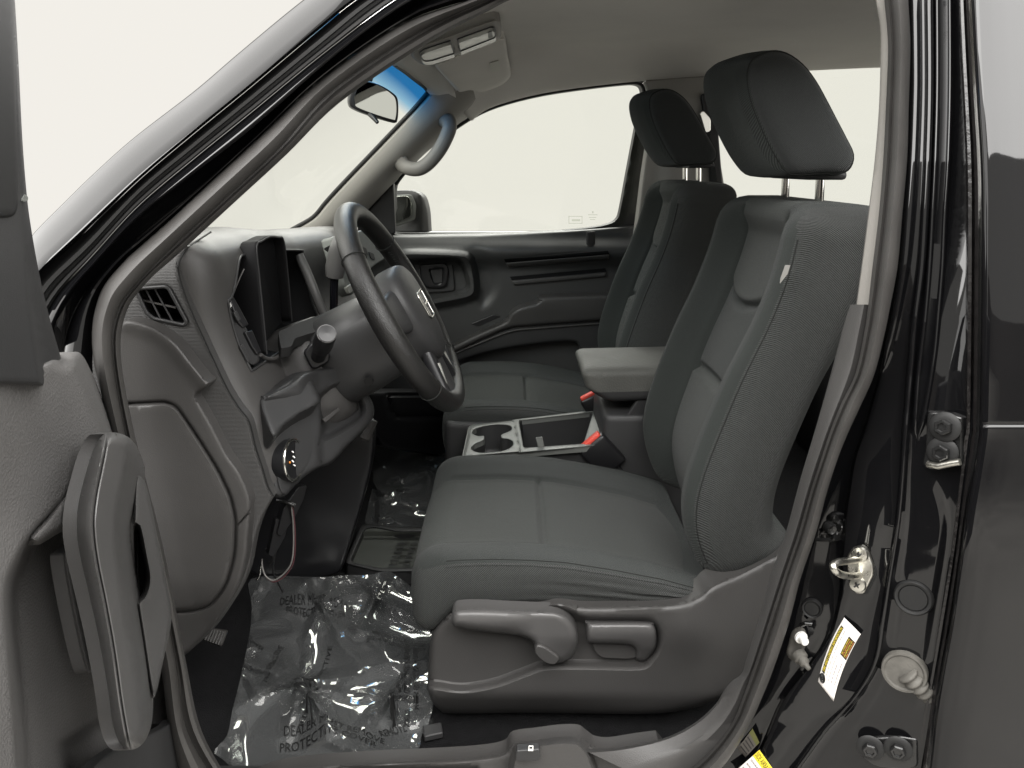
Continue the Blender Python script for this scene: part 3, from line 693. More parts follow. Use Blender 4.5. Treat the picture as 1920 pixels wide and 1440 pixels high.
wt = crom([(742,346),(770,311),(800,281),(853,241),(900,212),(950,193),(1020,176),(1100,164),(1170,156),(1196,156),(1207,166),(1208,190)], 5)
tube('window_seal', W(wt[:, 0], wt[:, 1], 1.705), .0048, M['rubber_dark'], pd, n=8)
relief('mirror_sail', YP(1.74), roundpoly([(686,398),(738,343),(741,438),(700,441),(680,436)], 3), M['plastic_black'], pd, step=10, er=3, back=.02, label='black mirror sail patch')
mr_ = thing('side_mirror', 'dark passenger side door mirror seen through the side window', 'mirror', w(770,400,2.0))
relief('mirror_housing', YP(2.02), roundpoly([(730,358),(776,357),(794,368),(802,395),(805,446),(730,450)], [4,10,14,14,6,4]), M['plastic_dark'], mr_, h=lambda u, v: .05*ss(730, 790, u)-.03*ss(785, 806, u), step=6, er=7, back=.10)
slab('mirror_surround', YP(1.965), roundpoly([(730,366),(772,364),(781,384),(779,412),(735,428),(730,428)], 6), 0, .006, M['console_grey'], mr_, .003)
slab('mirror_glass', YP(1.957), roundpoly([(730,369),(766,367),(773,384),(771,406),(735,420),(730,420)], 6), 0, .003, M['mirror'], mr_, .001)

# ---- grab handle
gh = thing('grab_handle', 'pale grey curved grab handle on the far windscreen pillar', 'grab handle', w(800,270,1.62))
gpth = crom([(748,298,1.64),(760,313,1.585),(783,317,1.565),(803,306,1.56),(824,281,1.555),(839,252,1.555),(843,234,1.565),(833,222,1.62)], 6)
rr = np.interp(np.linspace(0, 1, len(gpth)), [0, .15, .5, .85, 1], [.030, .021, .0205, .021, .030])
tube('grip', W(gpth[:, 0], gpth[:, 1], gpth[:, 2]), list(rr), M['trim_b'], gh, n=18, flat=.9)

# ================================================================== overhead things
vp = PL(w(890,140,1.36), (.22, -.165, -1))
vis = thing('sun_visor', 'grey folded passenger sun visor against the roof lining', 'sun visor', w(890,140,1.36))
vo = crom([(822,132),(838,150),(858,170),(866,172),(882,169),(902,172),(922,167),(942,158),(956,145),(957,131),(951,102),(944,70),(900,84),(866,98),(828,114),(815,121)], 4, True)
relief('visor_pad', vp, vo, M['visor'], vis, h=lambda u, v: .006*np.exp(-((u-840)/25.)**2-((v-122)/14.)**2), step=7, er=7, eh=.012, back=.02)
slab('visor_label', PL(w(928,125,1.36) - Vector(vp.n)*0 , vp.n), [(917,119),(934,113),(938,130),(922,136)], .009, .010, mat('pale_paper', (.62,.62,.56), .7, .2), vis, 0)
lam = thing('overhead_lamp', 'overhead map lamp with two clear lenses near the mirror', 'lamp', w(860,85,1.0))
lp = PL(w(860,85,1.0), (.2, -.15, -1))
lb = crom([(772,106),(776,95),(794,84),(854,62),(916,39),(932,37),(940,45),(939,68),(932,75),(880,95),(808,119),(790,120)], 4, True)
l1 = roundpoly([(786,99),(795,92),(844,76),(852,100),(808,114),(793,115)], [5,3,2,2,4,8])
l2 = roundpoly([(858,73),(922,50),(928,53),(929,70),(863,96)], [2,4,4,4,2])
relief('lamp_housing', lp, lb, M['trim_light'], lam, h=lambda u, v: -.010*ss(-1, 3, sdf(u, v, l1)) - .010*ss(-1, 3, sdf(u, v, l2)), step=4, er=5, eh=.01, back=.04)
slab('lamp_lens', lp, l1, -.008, .001, M['lens'], lam, .002)
slab('lamp_lens', lp, l2, -.008, .001, M['lens'], lam, .002)
for q_ in (l1, l2): tube('lens_gasket', lp(q_[:, 0], q_[:, 1], .0015), .0016, M['plastic_dark'], lam, n=6, closed=True)
slab('lamp_switch', lp, roundpoly([(914,60),(922,57),(924,68),(916,71)], 1.5), .001, .003, M['console_grey'], lam, .001)
# raised lining around the lamp (console hump reaching the near rail)
rvm = thing('rear_view_mirror', 'black framed rear view mirror hanging below the windscreen top', 'mirror', w(705,193,1.0))
mp_ = PL(w(705,193,1.0), (.28, -.96, -.005))
mo = crom([(655,176),(668,158),(690,152),(714,160),(735,173),(745,184),(747,205),(745,226),(738,229),(700,218),(668,206),(655,196)], 4, True)
mi = crom([(665,180),(676,159),(692,155),(714,163),(733,176),(741,186),(743,205),(741,222),(736,224),(700,213),(670,201),(666,194)], 4, True)
relief('mirror_housing', mp_, mo, M['plastic_black'], rvm, h=lambda u, v: 0*u, step=6, er=4, eh=.006, back=.03)
slab('mirror_glass', mp_, mi, .0005, .0025, M['mirror'], rvm, 0)
tube('dip_tab', [w(694,214,1.0), w(701,221,.99), w(708,230,.985)], [.006, .0055, .004], M['plastic_black'], rvm, n=10)
tube('mirror_stem', [w(690,190,1.04), w(690,150,1.08), w(700,120,1.1)], [.012, .010, .010], M['plastic_black'], rvm, n=10)
# ================================================================== seats
CR = np.array([(.268,.345),(.278,.338),(.327,.310),(.377,.293),(.435,.288),(.492,.300),(.566,.322),(.655,.350),(.723,.378),(.806,.403),(.886,.417),(.92,.424)])
def xf(z): return np.interp(z, CR[:, 0], CR[:, 1])
_z = np.linspace(.25, .93, 400); _x = xf(_z)
for _ in range(400): _x[1:-1] = .25*_x[:-2] + .5*_x[1:-1] + .25*_x[2:]
def xf(z): return np.interp(z, _z, _x)
ZT = np.array([(-.17,.330),(-.12,.342),(-.03,.344),(.03,.342),(.09,.337),(.17,.322),(.25,.304),(.36,.268)])
ZB = np.array([(-.17,.188),(-.135,.192),(-.115,.215),(-.085,.242),(.035,.250),(.22,.246),(.30,.258),(.36,.262)])
def groove(d, wd, dp): return -dp*np.exp(-(d/wd)**2)
def seat_shapes(oy, ox=0., oz=0.):
    def cush(x, y, z):
        # local box: x +-.2575, y +-.245, z +-.07
        X = x + .09; wz = (z+.07)/.14
        zt = np.interp(X, ZT[:, 0], ZT[:, 1]); zb = np.interp(X, ZB[:, 0], ZB[:, 1])
        topw = ss(.55, 1.0, wz); ay = np.abs(y)
        crown = -.026*(1-ss(.125, .205, ay)) + .009*(1-np.clip(ay/.14, 0, 1)**2) + .004*np.exp(-((ay-.205)/.025)**2)
        g = groove(X-.056, .0042, .011)*(1-ss(.14, .155, ay)) + groove(ay-.148, .0045, .007)*ss(-.15, -.11, X)
        Z = zb + (zt-zb)*wz + topw*(crown+g)
        fr = ss(-.10, -.165, X)
        X2 = X - .012*fr*np.sin(math.pi*np.clip(wz, 0, 1))*(1-.6*(ay/.245)**2) + .012*fr*(1-wz)*0
        side = ss(.20, .245, ay)*np.sin(math.pi*np.clip(wz, 0, 1))
        wr = .0020*np.sin(30*wz + 9*X)*ss(-.05, .2, X) + .0010*np.sin(55*wz - 22*X)*ss(-.1, .15, X)
        Y = y + np.sign(y)*side*(.010 + wr)
        return X2 + ox, Y + oy, Z + oz
    def back(y, h, t):
        # local: y +-.24 across, h +-.3225 up, t +-.075 front(-) to rear(+)
        hn = (h+.3225)/.645; z = .268 + .645*hn; tt = (t+.075)/.15; ay = np.abs(y)
        x = xf(z); fw = 1-ss(.0, .75, tt)
        rec = .052*(1-ss(.115, .205, ay))*ss(1.02, .90, hn)
        rec = rec - .012*(1-np.clip(ay/.13, 0, 1)**2)
        # panels: upper insert, middle, lower insert
        up = .135*np.sqrt(np.clip(1-((.79-hn)/.10), 0, 1))*(hn > .69) + 0
        insU = (hn > .70 + .10*(ay/.135)**2*.5) & (ay < .125)
        g = 0
        edgeU = hn - (.715 + .045*(ay/.12)**2)
        g = g + .006*ss(-.004, .012, edgeU)*(1-ss(.118, .126, ay))*(1-ss(.95, .98, hn)) * -1
        g = g + .012*np.exp(-((edgeU+.004)/.010)**2)*(1-ss(.115, .125, ay))
        edgeL = hn - (.50 - .02*(ay/.12)**2)
        g = g + .011*np.exp(-((edgeL-.004)/.009)**2)*(1-ss(.115, .125, ay)) - .007*ss(.004, -.015, edgeL)*(1-ss(.110, .122, ay))
        g = g + .010*np.exp(-((ay-.126)/.007)**2)*ss(.99, .95, hn)
        bol = -.010*np.exp(-((ay-.195)/.03)**2)*np.exp(-((hn-.42)/.3)**2)
        X = x + .15*tt + fw*(rec+g+bol)
        # the back leans and thins toward its top; its bottom edge rises to the rear
        X = X + .02*ss(.5, 1, tt)*ss(.5, 1., hn)
        Z = z + .075*tt*(1-ss(.0, .22, hn)) - .012*ss(.9, 1, hn)*(ay < .2)*(1-ss(.10, .19, ay))*0
        nar = 1 - .05*ss(.75, 1, hn) - .03*ss(.3, 0, hn)
        side = ss(.20, .24, ay)*np.sin(math.pi*np.clip(tt, 0, 1))*.015
        return X + ox, (y*nar + np.sign(y)*side) + oy, Z + oz
    return cush, back
HRP = np.array([(.372,1.132),(.395,1.141),(.420,1.138),(.447,1.122),(.470,1.098),(.490,1.070),(.510,1.040),(.530,1.010),(.545,.985),(.543,.965),(.528,.955),(.495,.955),(.462,.953),(.440,.957),(.420,.980),(.402,1.008),(.385,1.038),(.370,1.070),(.362,1.100),(.363,1.120)])
def make_seat(root, oy, ox=0, oz=0, driver=True):
    cush, back = seat_shapes(oy, ox, oz)
    nb = 100
    co = soft('cushion', (.2575, .245, .07), .034, (96, 96, 14), cush, [M['fabric'], M['fabric_side'], M['fabric_center']], root,
         fm=lambda x, y, z: np.where((np.abs(y) > .228) & (z < .055), 1, np.where((np.abs(y) < .147) & (z > .02), 2, 0)), label='grey fabric seat cushion')
    bo = soft('backrest', (.24, .3225, .075), .048, (110, 110, 12), back, [M['fabric'], M['fabric_side'], M['fabric_center']], root,
         fm=lambda y, h, t: np.where((np.abs(y) > .212) & (t > -.062), 1, np.where((np.abs(y) < .124) & (t < -.03) & ((h > .15) | (h < 0.0)), 2, 0)), label='grey fabric backrest with inset panels')
    # sewn seams
    def seam(fn, P, par, r=.0016):
        P = np.array(P, float); D = np.array(fn(P[:, 0], P[:, 1], P[:, 2])).T
        tube('seam', D, r*.75, M['stitch'], par, n=6)
    V, _ = rbox((.2575, .245, .07), .034, (4, 4, 4))
    for s in (-1, 1):
        zz = np.linspace(-.20, .25, 60); k = .034*(1-math.cos(math.radians(45)))
        seam(cush, [(x, s*(.245-k+.0006), .07-k+.0006) for x in zz], co, .0011)
        seam(cush, [(x, s*(.245-.0006), .054) for x in zz], co, .0006)
        hh = np.linspace(-.27, .272, 60); k2 = .036*(1-math.cos(math.radians(50)))
        seam(back, [(s*(.24-.048*(1-math.cos(math.radians(42)))), h, -.075+.048*(1-math.sin(math.radians(42)))-.0006) for h in hh], bo)
    # headrest: leaf-shaped side profile, rounded across
    prof = crom(HRP, 3, True); cen = prof.mean(0)
    cols = []; Rr = []
    for yy, s, bul in ((-.134,.0,0),(-.1335,.3,0),(-.132,.58,0),(-.129,.78,0),(-.125,.88,.0),(-.119,.945,.0),(-.111,.98,.002),(-.096,1.005,.010),(-.055,1.035,.022),(0,1.045,.026),(.055,1.035,.022),(.096,1.005,.010),(.111,.98,.002),(.119,.945,0),(.125,.88,0),(.129,.78,0),(.132,.58,0),(.1335,.3,0),(.134,0.0,0)):
        q = cen + (prof-cen)*max(s, .01)
        fx = ss(.46, .38, q[:, 0] + .35*(q[:, 1]-1.05))
        cols.append(np.column_stack([q[:, 0] - bul*fx + ox, 0*q[:, 0] + yy + oy, q[:, 1] + oz])); Rr.append(abs(yy))
    hr = loft('headrest', cols, [M['fabric'], M['fabric_dark']], root, closed=True, caps=True, fm=lambda i, j: 1 if (i < 5 or i > 12) else 0, label='dark padded headrest')
    for s in (-1, 1):
        q = cen + (prof-cen)*.972
        tube('seam', np.column_stack([q[:, 0]+ox, 0*q[:, 0]+oy+s*.1145, q[:, 1]+oz]), .0014, M['stitch'], hr, n=6, closed=True)
        cyl('headrest_post', (.512+ox, oy+s*.082, .86+oz), (.505+ox, oy+s*.082, .98+oz), .0072, M['chrome'], root, n=18)
        lathe('post_guide', [(.0,.0),(.017,.0),(.020,.004),(.019,.009),(.011,.012),(.0,.012)], (.511+ox, oy+s*.082, .897+oz), (-.05,0,1), M['plastic_black'], root, 20)
    slab('headrest_underside', YP(oy-.09), [(1,1),(2,1),(2,2)], 0, .001, M['plastic_black'], root, 0) if False else None
    box('headrest_base', (.512+ox, oy, .954+oz), (.034, .095, .007), M['plastic_dark'], root, .006)
    # under-frame
    box('seat_rail', (.13+ox, oy-.19, .045+oz), (.17, .018, .02), M['plastic_dark'], root, .004)
    box('seat_rail', (.13+ox, oy+.19, .045+oz), (.17, .018, .02), M['plastic_dark'], root, .004)
    box('seat_pan', (.12+ox, oy, .175+oz), (.17, .20, .05), M['plastic_black'], root, .02)
    return cush, back, co, bo

ds = thing('driver_seat', 'grey fabric driver seat with recline lever on its plastic side shield', 'car seat', (.1, .60, 0))
dc, db, dco, dbo = make_seat(ds, .60)
ps = thing('passenger_seat', 'grey fabric passenger seat beyond the centre console', 'car seat', (.08, 1.39, 0))
make_seat(ps, 1.39, -.015, .016, False)
box('seat_side_shield', (.06, 1.145, .22), (.24, .02, .10), M['plastic_dark'], ps, .02)

# ---- driver seat side shield with its levers
sho = crom([(806,1210),(803,1250),(802,1288),(808,1312),(826,1332),(850,1338),(1000,1337),(1200,1339),(1275,1333),(1330,1318),(1390,1290),(1450,1230),(1500,1130),(1530,1030),(1490,1025),(1440,1046),(1390,1072),(1335,1096),(1312,1116),(1270,1130),(1200,1134),(1100,1136),(1045,1130),(1000,1140),(860,1146),(832,1160),(812,1186)], 4, True)
rec1 = crom([(760,1200),(820,1150),(900,1120),(1000,1140),(1040,1134),(1075,1146),(1100,1157),(1205,1159),(1228,1166),(1240,1186),(1237,1218),(1222,1240),(1200,1253),(1100,1252),(1025,1253),(985,1266),(930,1286),(870,1296),(820,1290),(770,1280)], 4, True)
def hSh(u, v):
    h = -.030*ss(-4, 16, sdf(u, v, rec1))
    h = h - .020*ss(1296, 1345, v)*ss(1260, 1000, u)*1 - .012*ss(1300, 1340, v)
    h = h - .035*ss(1290, 1480, u)*ss(1100, 1330, v) - .03*ss(1230, 1040, v)*ss(1250, 1420, u)*.6
    h = h + .010*np.exp(-((u-1290)/50.)**2-((v-1185)/45.)**2)
    return h
sh = relief('side_shield', YP(.315), sho, M['plastic'], ds, h=hSh, step=9, lines=rings(rec1, (-4, 0, 4, 8, 12, 16)), er=14, eh=.018, back=.05, label='grey plastic side shield with a scooped lever recess')
lvo = crom([(846,1162),(850,1147),(862,1141),(900,1140),(960,1143),(1010,1145),(1044,1147),(1068,1160),(1082,1185),(1082,1212),(1070,1234),(1046,1244),(1020,1238),(1004,1220),(1000,1205),(985,1196),(960,1190),(900,1184),(866,1178),(850,1174)], 4, True)
def hL(u, v): return .006*np.sin(np.clip((v-1142)/42., 0, 1)*math.pi)*ss(1010, 960, u) - .012*ss(970, 1075, u)*ss(1190, 1240, v)
rl = relief('recline_lever', YP(.298), lvo, M['plastic_smooth'], ds, h=hL, step=5, er=13, eh=.015, back=.026, label='smooth grey recline lever')
slab('pivot_cap', YP(.296), crom([(1004,1222),(1006,1206),(1020,1208),(1038,1220),(1048,1230),(1040,1241),(1022,1238)], 4, True), -.004, .004, M['plastic'], rl, .003)
hv = crom([(1101,1172),(1108,1167),(1215,1167),(1227,1174),(1231,1192),(1229,1215),(1216,1236),(1204,1241),(1192,1236),(1192,1220),(1186,1212),(1170,1208),(1110,1206),(1101,1200)], 4, True)
relief('height_lever', YP(.312), hv, M['plastic_smooth'], ds, h=lambda u, v: .005*np.sin(np.clip((v-1166)/42., 0, 1)*math.pi) - .016*ss(1206, 1240, v), step=4.5, er=9, eh=.012, back=.024, label='smooth grey height lever')
slab('lever_well', YP(.337), roundpoly([(1108,1200),(1195,1200),(1200,1228),(1180,1234),(1128,1232),(1114,1220)], 8), 0, .004, M['plastic'], ds, .002)
slab('airbag_tag', YP(.345), [(1472,497),(1481,497),(1476,513),(1462,531),(1463,522)], 0, .002, mat('tag_grey', (.24,.235,.22), .5, .4), ds, 0, label='small pale cloth tag sewn in the backrest seam')

# ================================================================== centre console
cc = thing('centre_console', 'grey centre console with two cup holders, tray and raised armrest', 'console', (.05, 1.0, .1))
cz = lambda x: .330 + .14*(x+.0)*.9
con = PL((0, 1.0, .330), (-.12, 0, 1))
cout = roundpoly([(866,858),(878,800),(886,796),(1118,768),(1140,790),(1118,835),(1098,838),(960,850)], [6,6,8,3,3,3,3,3])
cup1 = crom([(936,797),(955,798),(960,806),(950,815),(930,822),(905,822),(888,815),(890,806),(910,799)], 4, True) + np.array([0, 1.0])
cup2 = crom([(938,823),(956,824),(962,832),(953,843),(930,849),(905,849),(885,843),(884,836),(898,827),(915,824)], 4, True)
nk = np.array([(908,812),(938,812),(938,832),(908,832)], float)
tray = roundpoly([(973,789),(1112,773),(1094,832),(982,840)], [4,3,3,4])
rim_ = roundpoly([(868,857),(880,801),(888,796.5),(961,788.5),(975,848.5)], 4)
H_ = [cup1, cup2, tray]
# cup openings joined by a slot
cupj = np.vstack([cup1, ]) 
cups = crom([(907,817),(897,817.5),(886,813),(889,806),(905,800),(931,796.5),(952,797.5),(959,802),(956,808),(941,814.5),(939,819),(942,822.5),(952,823.5),(961,828),(961,835),(954,841),(938,846.5),(904,849),(888,845.5),(884,840),(890,833),(905,826.5),(908,822)], 3, True)
relief('console_top', con, cout, M['console_grey'], cc, h=lambda u, v: -.004*np.exp(-(pdist(u, v, rim_)/1.6)**2), step=3.6, er=2.5, eh=.003, back=.012, holes=[cups, tray], label='pale grey console top plate')
for q in (cups,):
    top = con(q[:, 0], q[:, 1], -.003); ctr = top.mean(0)
    cs = [top] + [ctr + (top-ctr)*s + np.array((0, 0, -d)) for s, d in ((.98,.02),(.93,.06),(.90,.075),(.5,.078),(.02,.078))]
    loft('cup_holder', cs, M['plastic_dark'], cc, closed=True)
q = resamp(tray, 40, True); top = con(q[:, 0], q[:, 1], -.004); ctr = top.mean(0)
loft('storage_tray', [top] + [ctr + (top-ctr)*s + np.array((0, 0, -d)) for s, d in ((.985,.02),(.96,.09),(.5,.095),(.02,.095))], M['plastic_dark'], cc, closed=True, deg=40)
slab('tray_divider', PL(w(1012,828,.90), (0,-1,.2)), roundpoly([(1004,820),(1017,818),(1021,838),(1009,840)], 2), 0, .006, M['console_grey'], cc, .002)
# console body below the top
bodyp = []
for s, (uu, vv) in enumerate(resamp(cout, 60, True)): bodyp.append((uu, vv))
bodyp = np.array(bodyp); t0 = con(bodyp[:, 0], bodyp[:, 1], -.009)
loft('console_body', [t0, t0*np.array((1,1,0)) + np.array((0,0,.02))], M['plastic_dark'], cc, closed=True, deg=40)
box('console_rear', (.33, 1.0, .22), (.12, .115, .20), M['plastic_dark'], cc, .02)
# raised arm support and lid
def armf(x, y, z):
    X = x + .295; Z = z*.62 + .487 + .05*(X-.27)*.5
    Z = Z + np.where(z > 0, .006*(1-(y/.11)**2), 0) - .03*ss(-.02, -.07, z)*ss(.12, -.02, x)*0
    X = X - .012*ss(-.02, .06, z)*(1-ss(-.10, .06, x)) + .045*(1-ss(-.07, -.0, z))*(1-ss(-.12, .04, x))
    return X, y + 1.0, Z
soft('armrest', (.125, .115, .064), .024, (16, 16, 12), armf, [mat('armrest_vinyl', (.082,.082,.075), .6, .3, bump=.6, bscale=260, kind='leather', var=.12, vscale=12), M['plastic_dark']], cc,
     fm=lambda x, y, z: np.where(z < -.018, 1, 0), label='worn grey padded armrest lid')
slab('armrest_latch', PL(w(1101,712,1.0), (-1,-.6,.2)), roundpoly([(1097,704),(1100,704),(1110,718),(1100,720)], 1), 0, .006, M['console_grey'], cc, .001)
for yy in (.90, 1.10):
    P = [(.215, yy-.006, .335), (.30, yy-.006, .47), (.36, yy-.006, .47), (.285, yy-.006, .335)]
    P2 = [(a, b+.014, c) for a, b, c in P]
    o = mk('arm_bracket', P + P2, [(3,2,1,0),(4,5,6,7),(0,1,5,4),(1,2,6,5),(2,3,7,6),(3,0,4,7)], M['plastic_dark'], cc, False); bevel(o, .003)
# ---- belt buckles
def buckle(lab, base, tip, up, wd=.036, th=.019):
    b = thing('belt_buckle', lab, 'belt buckle', base, 'front seat belt buckles')
    base, tip = Vector(base), Vector(tip); d = (tip-base).normalized(); s = Vector((0,-1,0)); s = (s-d*s.dot(d)).normalized(); f = d.cross(s)
    R = np.array([f, s, d]).T; L = (tip-base).length
    box('buckle_body', (base+tip)/2, (wd, th, L/2), M['plastic_black'], b, .008, rot=R)
    box('release_button', tip + d*.0015, (wd*.80, th*.62, .006), M['red'], b, .004, rot=R, label='red release button')
    tube('stalk', [base - d*.08, base - d*.03, base+d*.01], .012, M['plastic_black'], b, n=10)
    return b
buckle('black seat belt buckle with red button beside the driver seat', w(1152,876,.885), w(1107,828,.885), 0)
buckle('black seat belt buckle with red button below the armrest front', w(1122,778,1.125), w(1103,743,1.125), 0, .026, .015)
# ================================================================== dashboard
db_ = thing('dashboard', 'grey dashboard with instrument hood and side air vent', 'dashboard', (-.6, .9, .3))
PRF = np.array([(-.95,.72),(-.80,.80),(-.68,.846),(-.58,.868),(-.52,.873),(-.480,.866),(-.455,.850),(-.443,.832),(-.437,.80),(-.436,.75),(-.427,.70),(-.412,.658),(-.395,.615),(-.378,.565),(-.368,.51),(-.37,.46),(-.42,.43)])
stY = [.335,.341,.352,.368,.385,.405,.425,.445,.465,.485,.55,.65,.75,.80,.85,.92,1.0,1.15,1.3,1.5,1.68,1.74]
def dprof(Y):
    P = PRF.copy()
    P[:, 0] += np.interp(Y, [.335,.341,.352,.368,.39,.8,.9,1.0,1.1,1.25,1.7,1.74], [-.042,-.026,-.014,-.005,0,.012,.03,.045,.03,-.01,-.03,-.06])
    top = ss(.55, .80, P[:, 1])
    P[:, 1] += top*np.interp(Y, [.335,.352,.38,.6,.8,.9,1.2,1.65,1.74], [-.012,-.003,0,-.008,-.03,-.035,-.055,-.085,-.10])
    return np.column_stack([P[:, 0], 0*P[:, 0]+Y, P[:, 1]])
dcols = []; YYs = []
for a, b in zip(stY[:-1], stY[1:]):
    for k in range(2): YYs.append(a + (b-a)*k/2)
YYs.append(stY[-1])
pk = 4
j0, j1 = 7*pk, 11*pk
def fine(P):
    # the instrument opening's upper near corner is cut off slantwise
    Y = float(P[0, 1]); t = 6.5*(1-ss(.385, .475, Y))*ss(.335, .385, Y); c = crom(P, pk*6); n = (len(P)-1)*pk + 1
    ix = np.interp(np.arange(n), [0, j0, j1, n-1], [0, j0+t, j1, n-1])*6
    return np.stack([np.interp(ix, np.arange(len(c)), c[:, k]) for k in range(3)], 1)
i0 = next(i for i, y in enumerate(YYs) if abs(y-.385) < 1e-6); i1 = next(i for i, y in enumerate(YYs) if abs(y-.80) < 1e-6)
dl = loft('dash_pad', [fine(dprof(y)) for y in YYs], [M['plastic'], M['plastic']], db_, skip=lambda i, j: i0 <= i < i1 and j0 <= j < j1, label='grained grey dash pad')
# instrument cavity
def hole_loop(inset, dx):
    L = []
    A = [fine(dprof(y)) for y in YYs[i0:i1+1]]
    L += [a[j0] for a in A] + [A[-1][j] for j in range(j0+1, j1)] + [a[j1] for a in A[::-1]] + [A[0][j] for j in range(j1-1, j0, -1)]
    L = np.array(L); c = L.mean(0); Q = c + (L-c)*(1-inset); Q[:, 0] += dx - .35*0; return Q
loft('instrument_bowl', [hole_loop(0, 0), hole_loop(.01, -.012), hole_loop(.05, -.04), hole_loop(.10, -.12)], M['void'], db_, closed=True, deg=40)
hlp = hole_loop(.09, -.115); cen_ = hlp.mean(0)
mk('gauge_face', np.vstack([hlp, [cen_]]), [(i, (i+1) % len(hlp), len(hlp)) for i in range(len(hlp))], M['void'], db_, False, label='dark unlit gauge face')
tube('cluster_bezel', hole_loop(-.004, .001), .0022, M['plastic_dark'], db_, n=8, closed=True)
tube('lens_edge', [w(458,504,.44), w(450,520,.435), w(444,534,.43), w(438,550,.427), w(433,562,.425)], .0011, M['plastic_smooth'], db_, n=6)
# arched meter hood standing in the bowl
arch = crom([(500,664,.47),(494,600,.473),(486,520,.478),(481,463,.483),(491,452,.50),(506,444,.525),(521,445,.555),(532,452,.58),(540,520,.60),(547,602,.615)], 5)
fr_ = W(arch[:, 0], arch[:, 1], arch[:, 2]); bk_ = fr_ + np.array((-.10, .012, -.004))*np.interp(arch[:, 1], [440, 470, 520], [.22, .3, 1.0])[:, None]
o = loft('meter_hood', [fr_, fr_ + np.array((-.004,.0,0)), bk_], M['void'], db_, deg=60, label='arched black meter hood'); solid(o, .004, 0)
pb_ = fr_ + np.array((-.018, .003, 0)); mk('pod_shade', np.vstack([pb_, [pb_.mean(0)]]), [(i, (i+1) % len(pb_), len(pb_)) for i in range(len(pb_))], M['void'], db_, False)  # black sheet close behind the arch, standing in for the pod's deep shade
tube('hood_edge', fr_, .0018, M['plastic_dark'], db_, n=6)
slab('meter_shelf', PL(w(560,635,.5), (.25,-.3,1)), roundpoly([(520,640),(560,622),(622,598),(626,604),(590,640),(552,652),(545,668),(525,672)], 4), -.02, 0, mat('matt_charcoal', (.022, .022, .022), .85, .2), db_, .003)
tube('cluster_lower_rim', W(*np.array(crom([(488,665),(500,672),(515,672),(528,663),(530,648),(538,637),(570,622),(600,610)], 4)).T, np.linspace(.42,.58,29)), .0032, M['plastic'], db_, n=10)
# pillar strip right of the gauges with its small buttons
stp_ = crom([(560,478,.78),(575,510,.775),(590,548,.77),(603,580,.77),(614,600,.77)], 4)
tube('switch_strip', W(stp_[:, 0], stp_[:, 1], stp_[:, 2]), .010, M['plastic_smooth'], db_, n=10)
# switch pods on the near edge of the cluster
sp_ = PL(w(432,590,.395), (.9,-.42,.28))
relief('switch_strip_panel', sp_, crom([(411,560),(422,551),(434,566),(460,612),(484,664),(484,680),(470,684),(452,660),(428,606)], 4, True), M['plastic_dark'], db_, step=6, er=4, eh=.004, back=.03)
sw1 = slab('switch_plate', sp_, roundpoly([(416,560),(424,556),(432,570),(455,612),(445,618),(434,606)], 3), -.01, .005, M['plastic_black'], db_, .002)
ic = crom([(426,571),(430,568),(433,572),(431,577),(427,576)], 4, True)
tube('warning_symbol', sp_(ic[:, 0], ic[:, 1], .0062), .0009, M['white'], sw1, n=6, closed=True)
slab('dimmer_wheel', sp_, roundpoly([(434,587),(440,583),(448,600),(443,604)], 2), .004, .009, M['plastic_dark'], sw1, .001)
sw2 = slab('coin_pocket', sp_, roundpoly([(446,626),(460,622),(478,664),(470,668),(458,650)], 3), -.01, .006, M['plastic_black'], db_, .003)
slab('pocket_latch', sp_, roundpoly([(446,650),(452,645),(468,676),(462,680)], 1.5), .004, .008, M['plastic_dark'], sw2, .002)
slab('panel_slot', sp_, roundpoly([(408,577),(411,577),(446,643),(444,646)], 1), -.003, .0012, M['ink'], db_, 0)

# ---- dash end, facing the door opening
seam_ = [(333,500),(338,525),(348,555),(362,590),(380,630),(403,680),(427,730),(449,765),(467,790),(480,840),(493,880),(503,913),(514,930)]
endo = np.vstack([crom([(170,640),(215,590),(270,528),(310,485),(338,462),(352,462),(340,480),(333,500)], 4), crom(seam_, 4)[1:], crom([(514,930),(492,968),(478,1010),(466,1070),(446,1115),(410,1168),(366,1212),(335,1232)], 4)[1:], [(260,1200),(190,1000),(160,760)]])
vent = roundpoly([(255,541),(311,537),(318,541),(351,603),(346,609),(290,597),(276,586)], [3,4,5,6,5,5,5])
cap = np.vstack([crom([(215,640),(222,612),(240,599),(277,608),(304,622),(333,645),(362,682),(384,709),(394,718),(384,729),(368,741),(376,757),(401,801),(426,850),(450,884),(468,925),(471,955),(466,1010),(463,1045),(444,1108),(405,1170),(355,1222),(330,1236)], 4), [(240,1240),(180,1000),(180,760)]])
door2 = roundpoly([(236,757),(312,753),(332,762),(372,822),(408,880),(432,930),(442,975),(440,1040),(424,1098),(394,1136),(365,1146),(250,1152),(190,1100),(190,800)], [3,18,18,14,14,14,16,20,20,20,16,4,4,4])
def hEnd(u, v):
    h = -.03*ss(540, 455, v)**1.6
    h = h - .02*ss(10, 0, np.abs(sdf(u, v, vent)))*0
    return h
relief('end_panel', YP(.315), endo, M['plastic_end'], db_, h=hEnd, step=8, er=7, eh=.006, back=.02, holes=[vent], label='finely ribbed grey dash end panel')
sm_ = crom(seam_, 5); tube('panel_gap', W(sm_[:, 0], sm_[:, 1], .3125), .0014, M['ink'], db_, n=6)
tube('panel_gap', [w(333,500,.322), w(337,486,.33), w(346,471,.345), w(360,458,.365), w(378,446,.39), w(395,435,.415)], .0016, M['ink'], db_, n=6)
va = YP(.335)
vq = np.array(vent); vb = W(vq[:, 0], vq[:, 1], .316 + .03*ss(540, 455, vq[:, 1])**1.6)
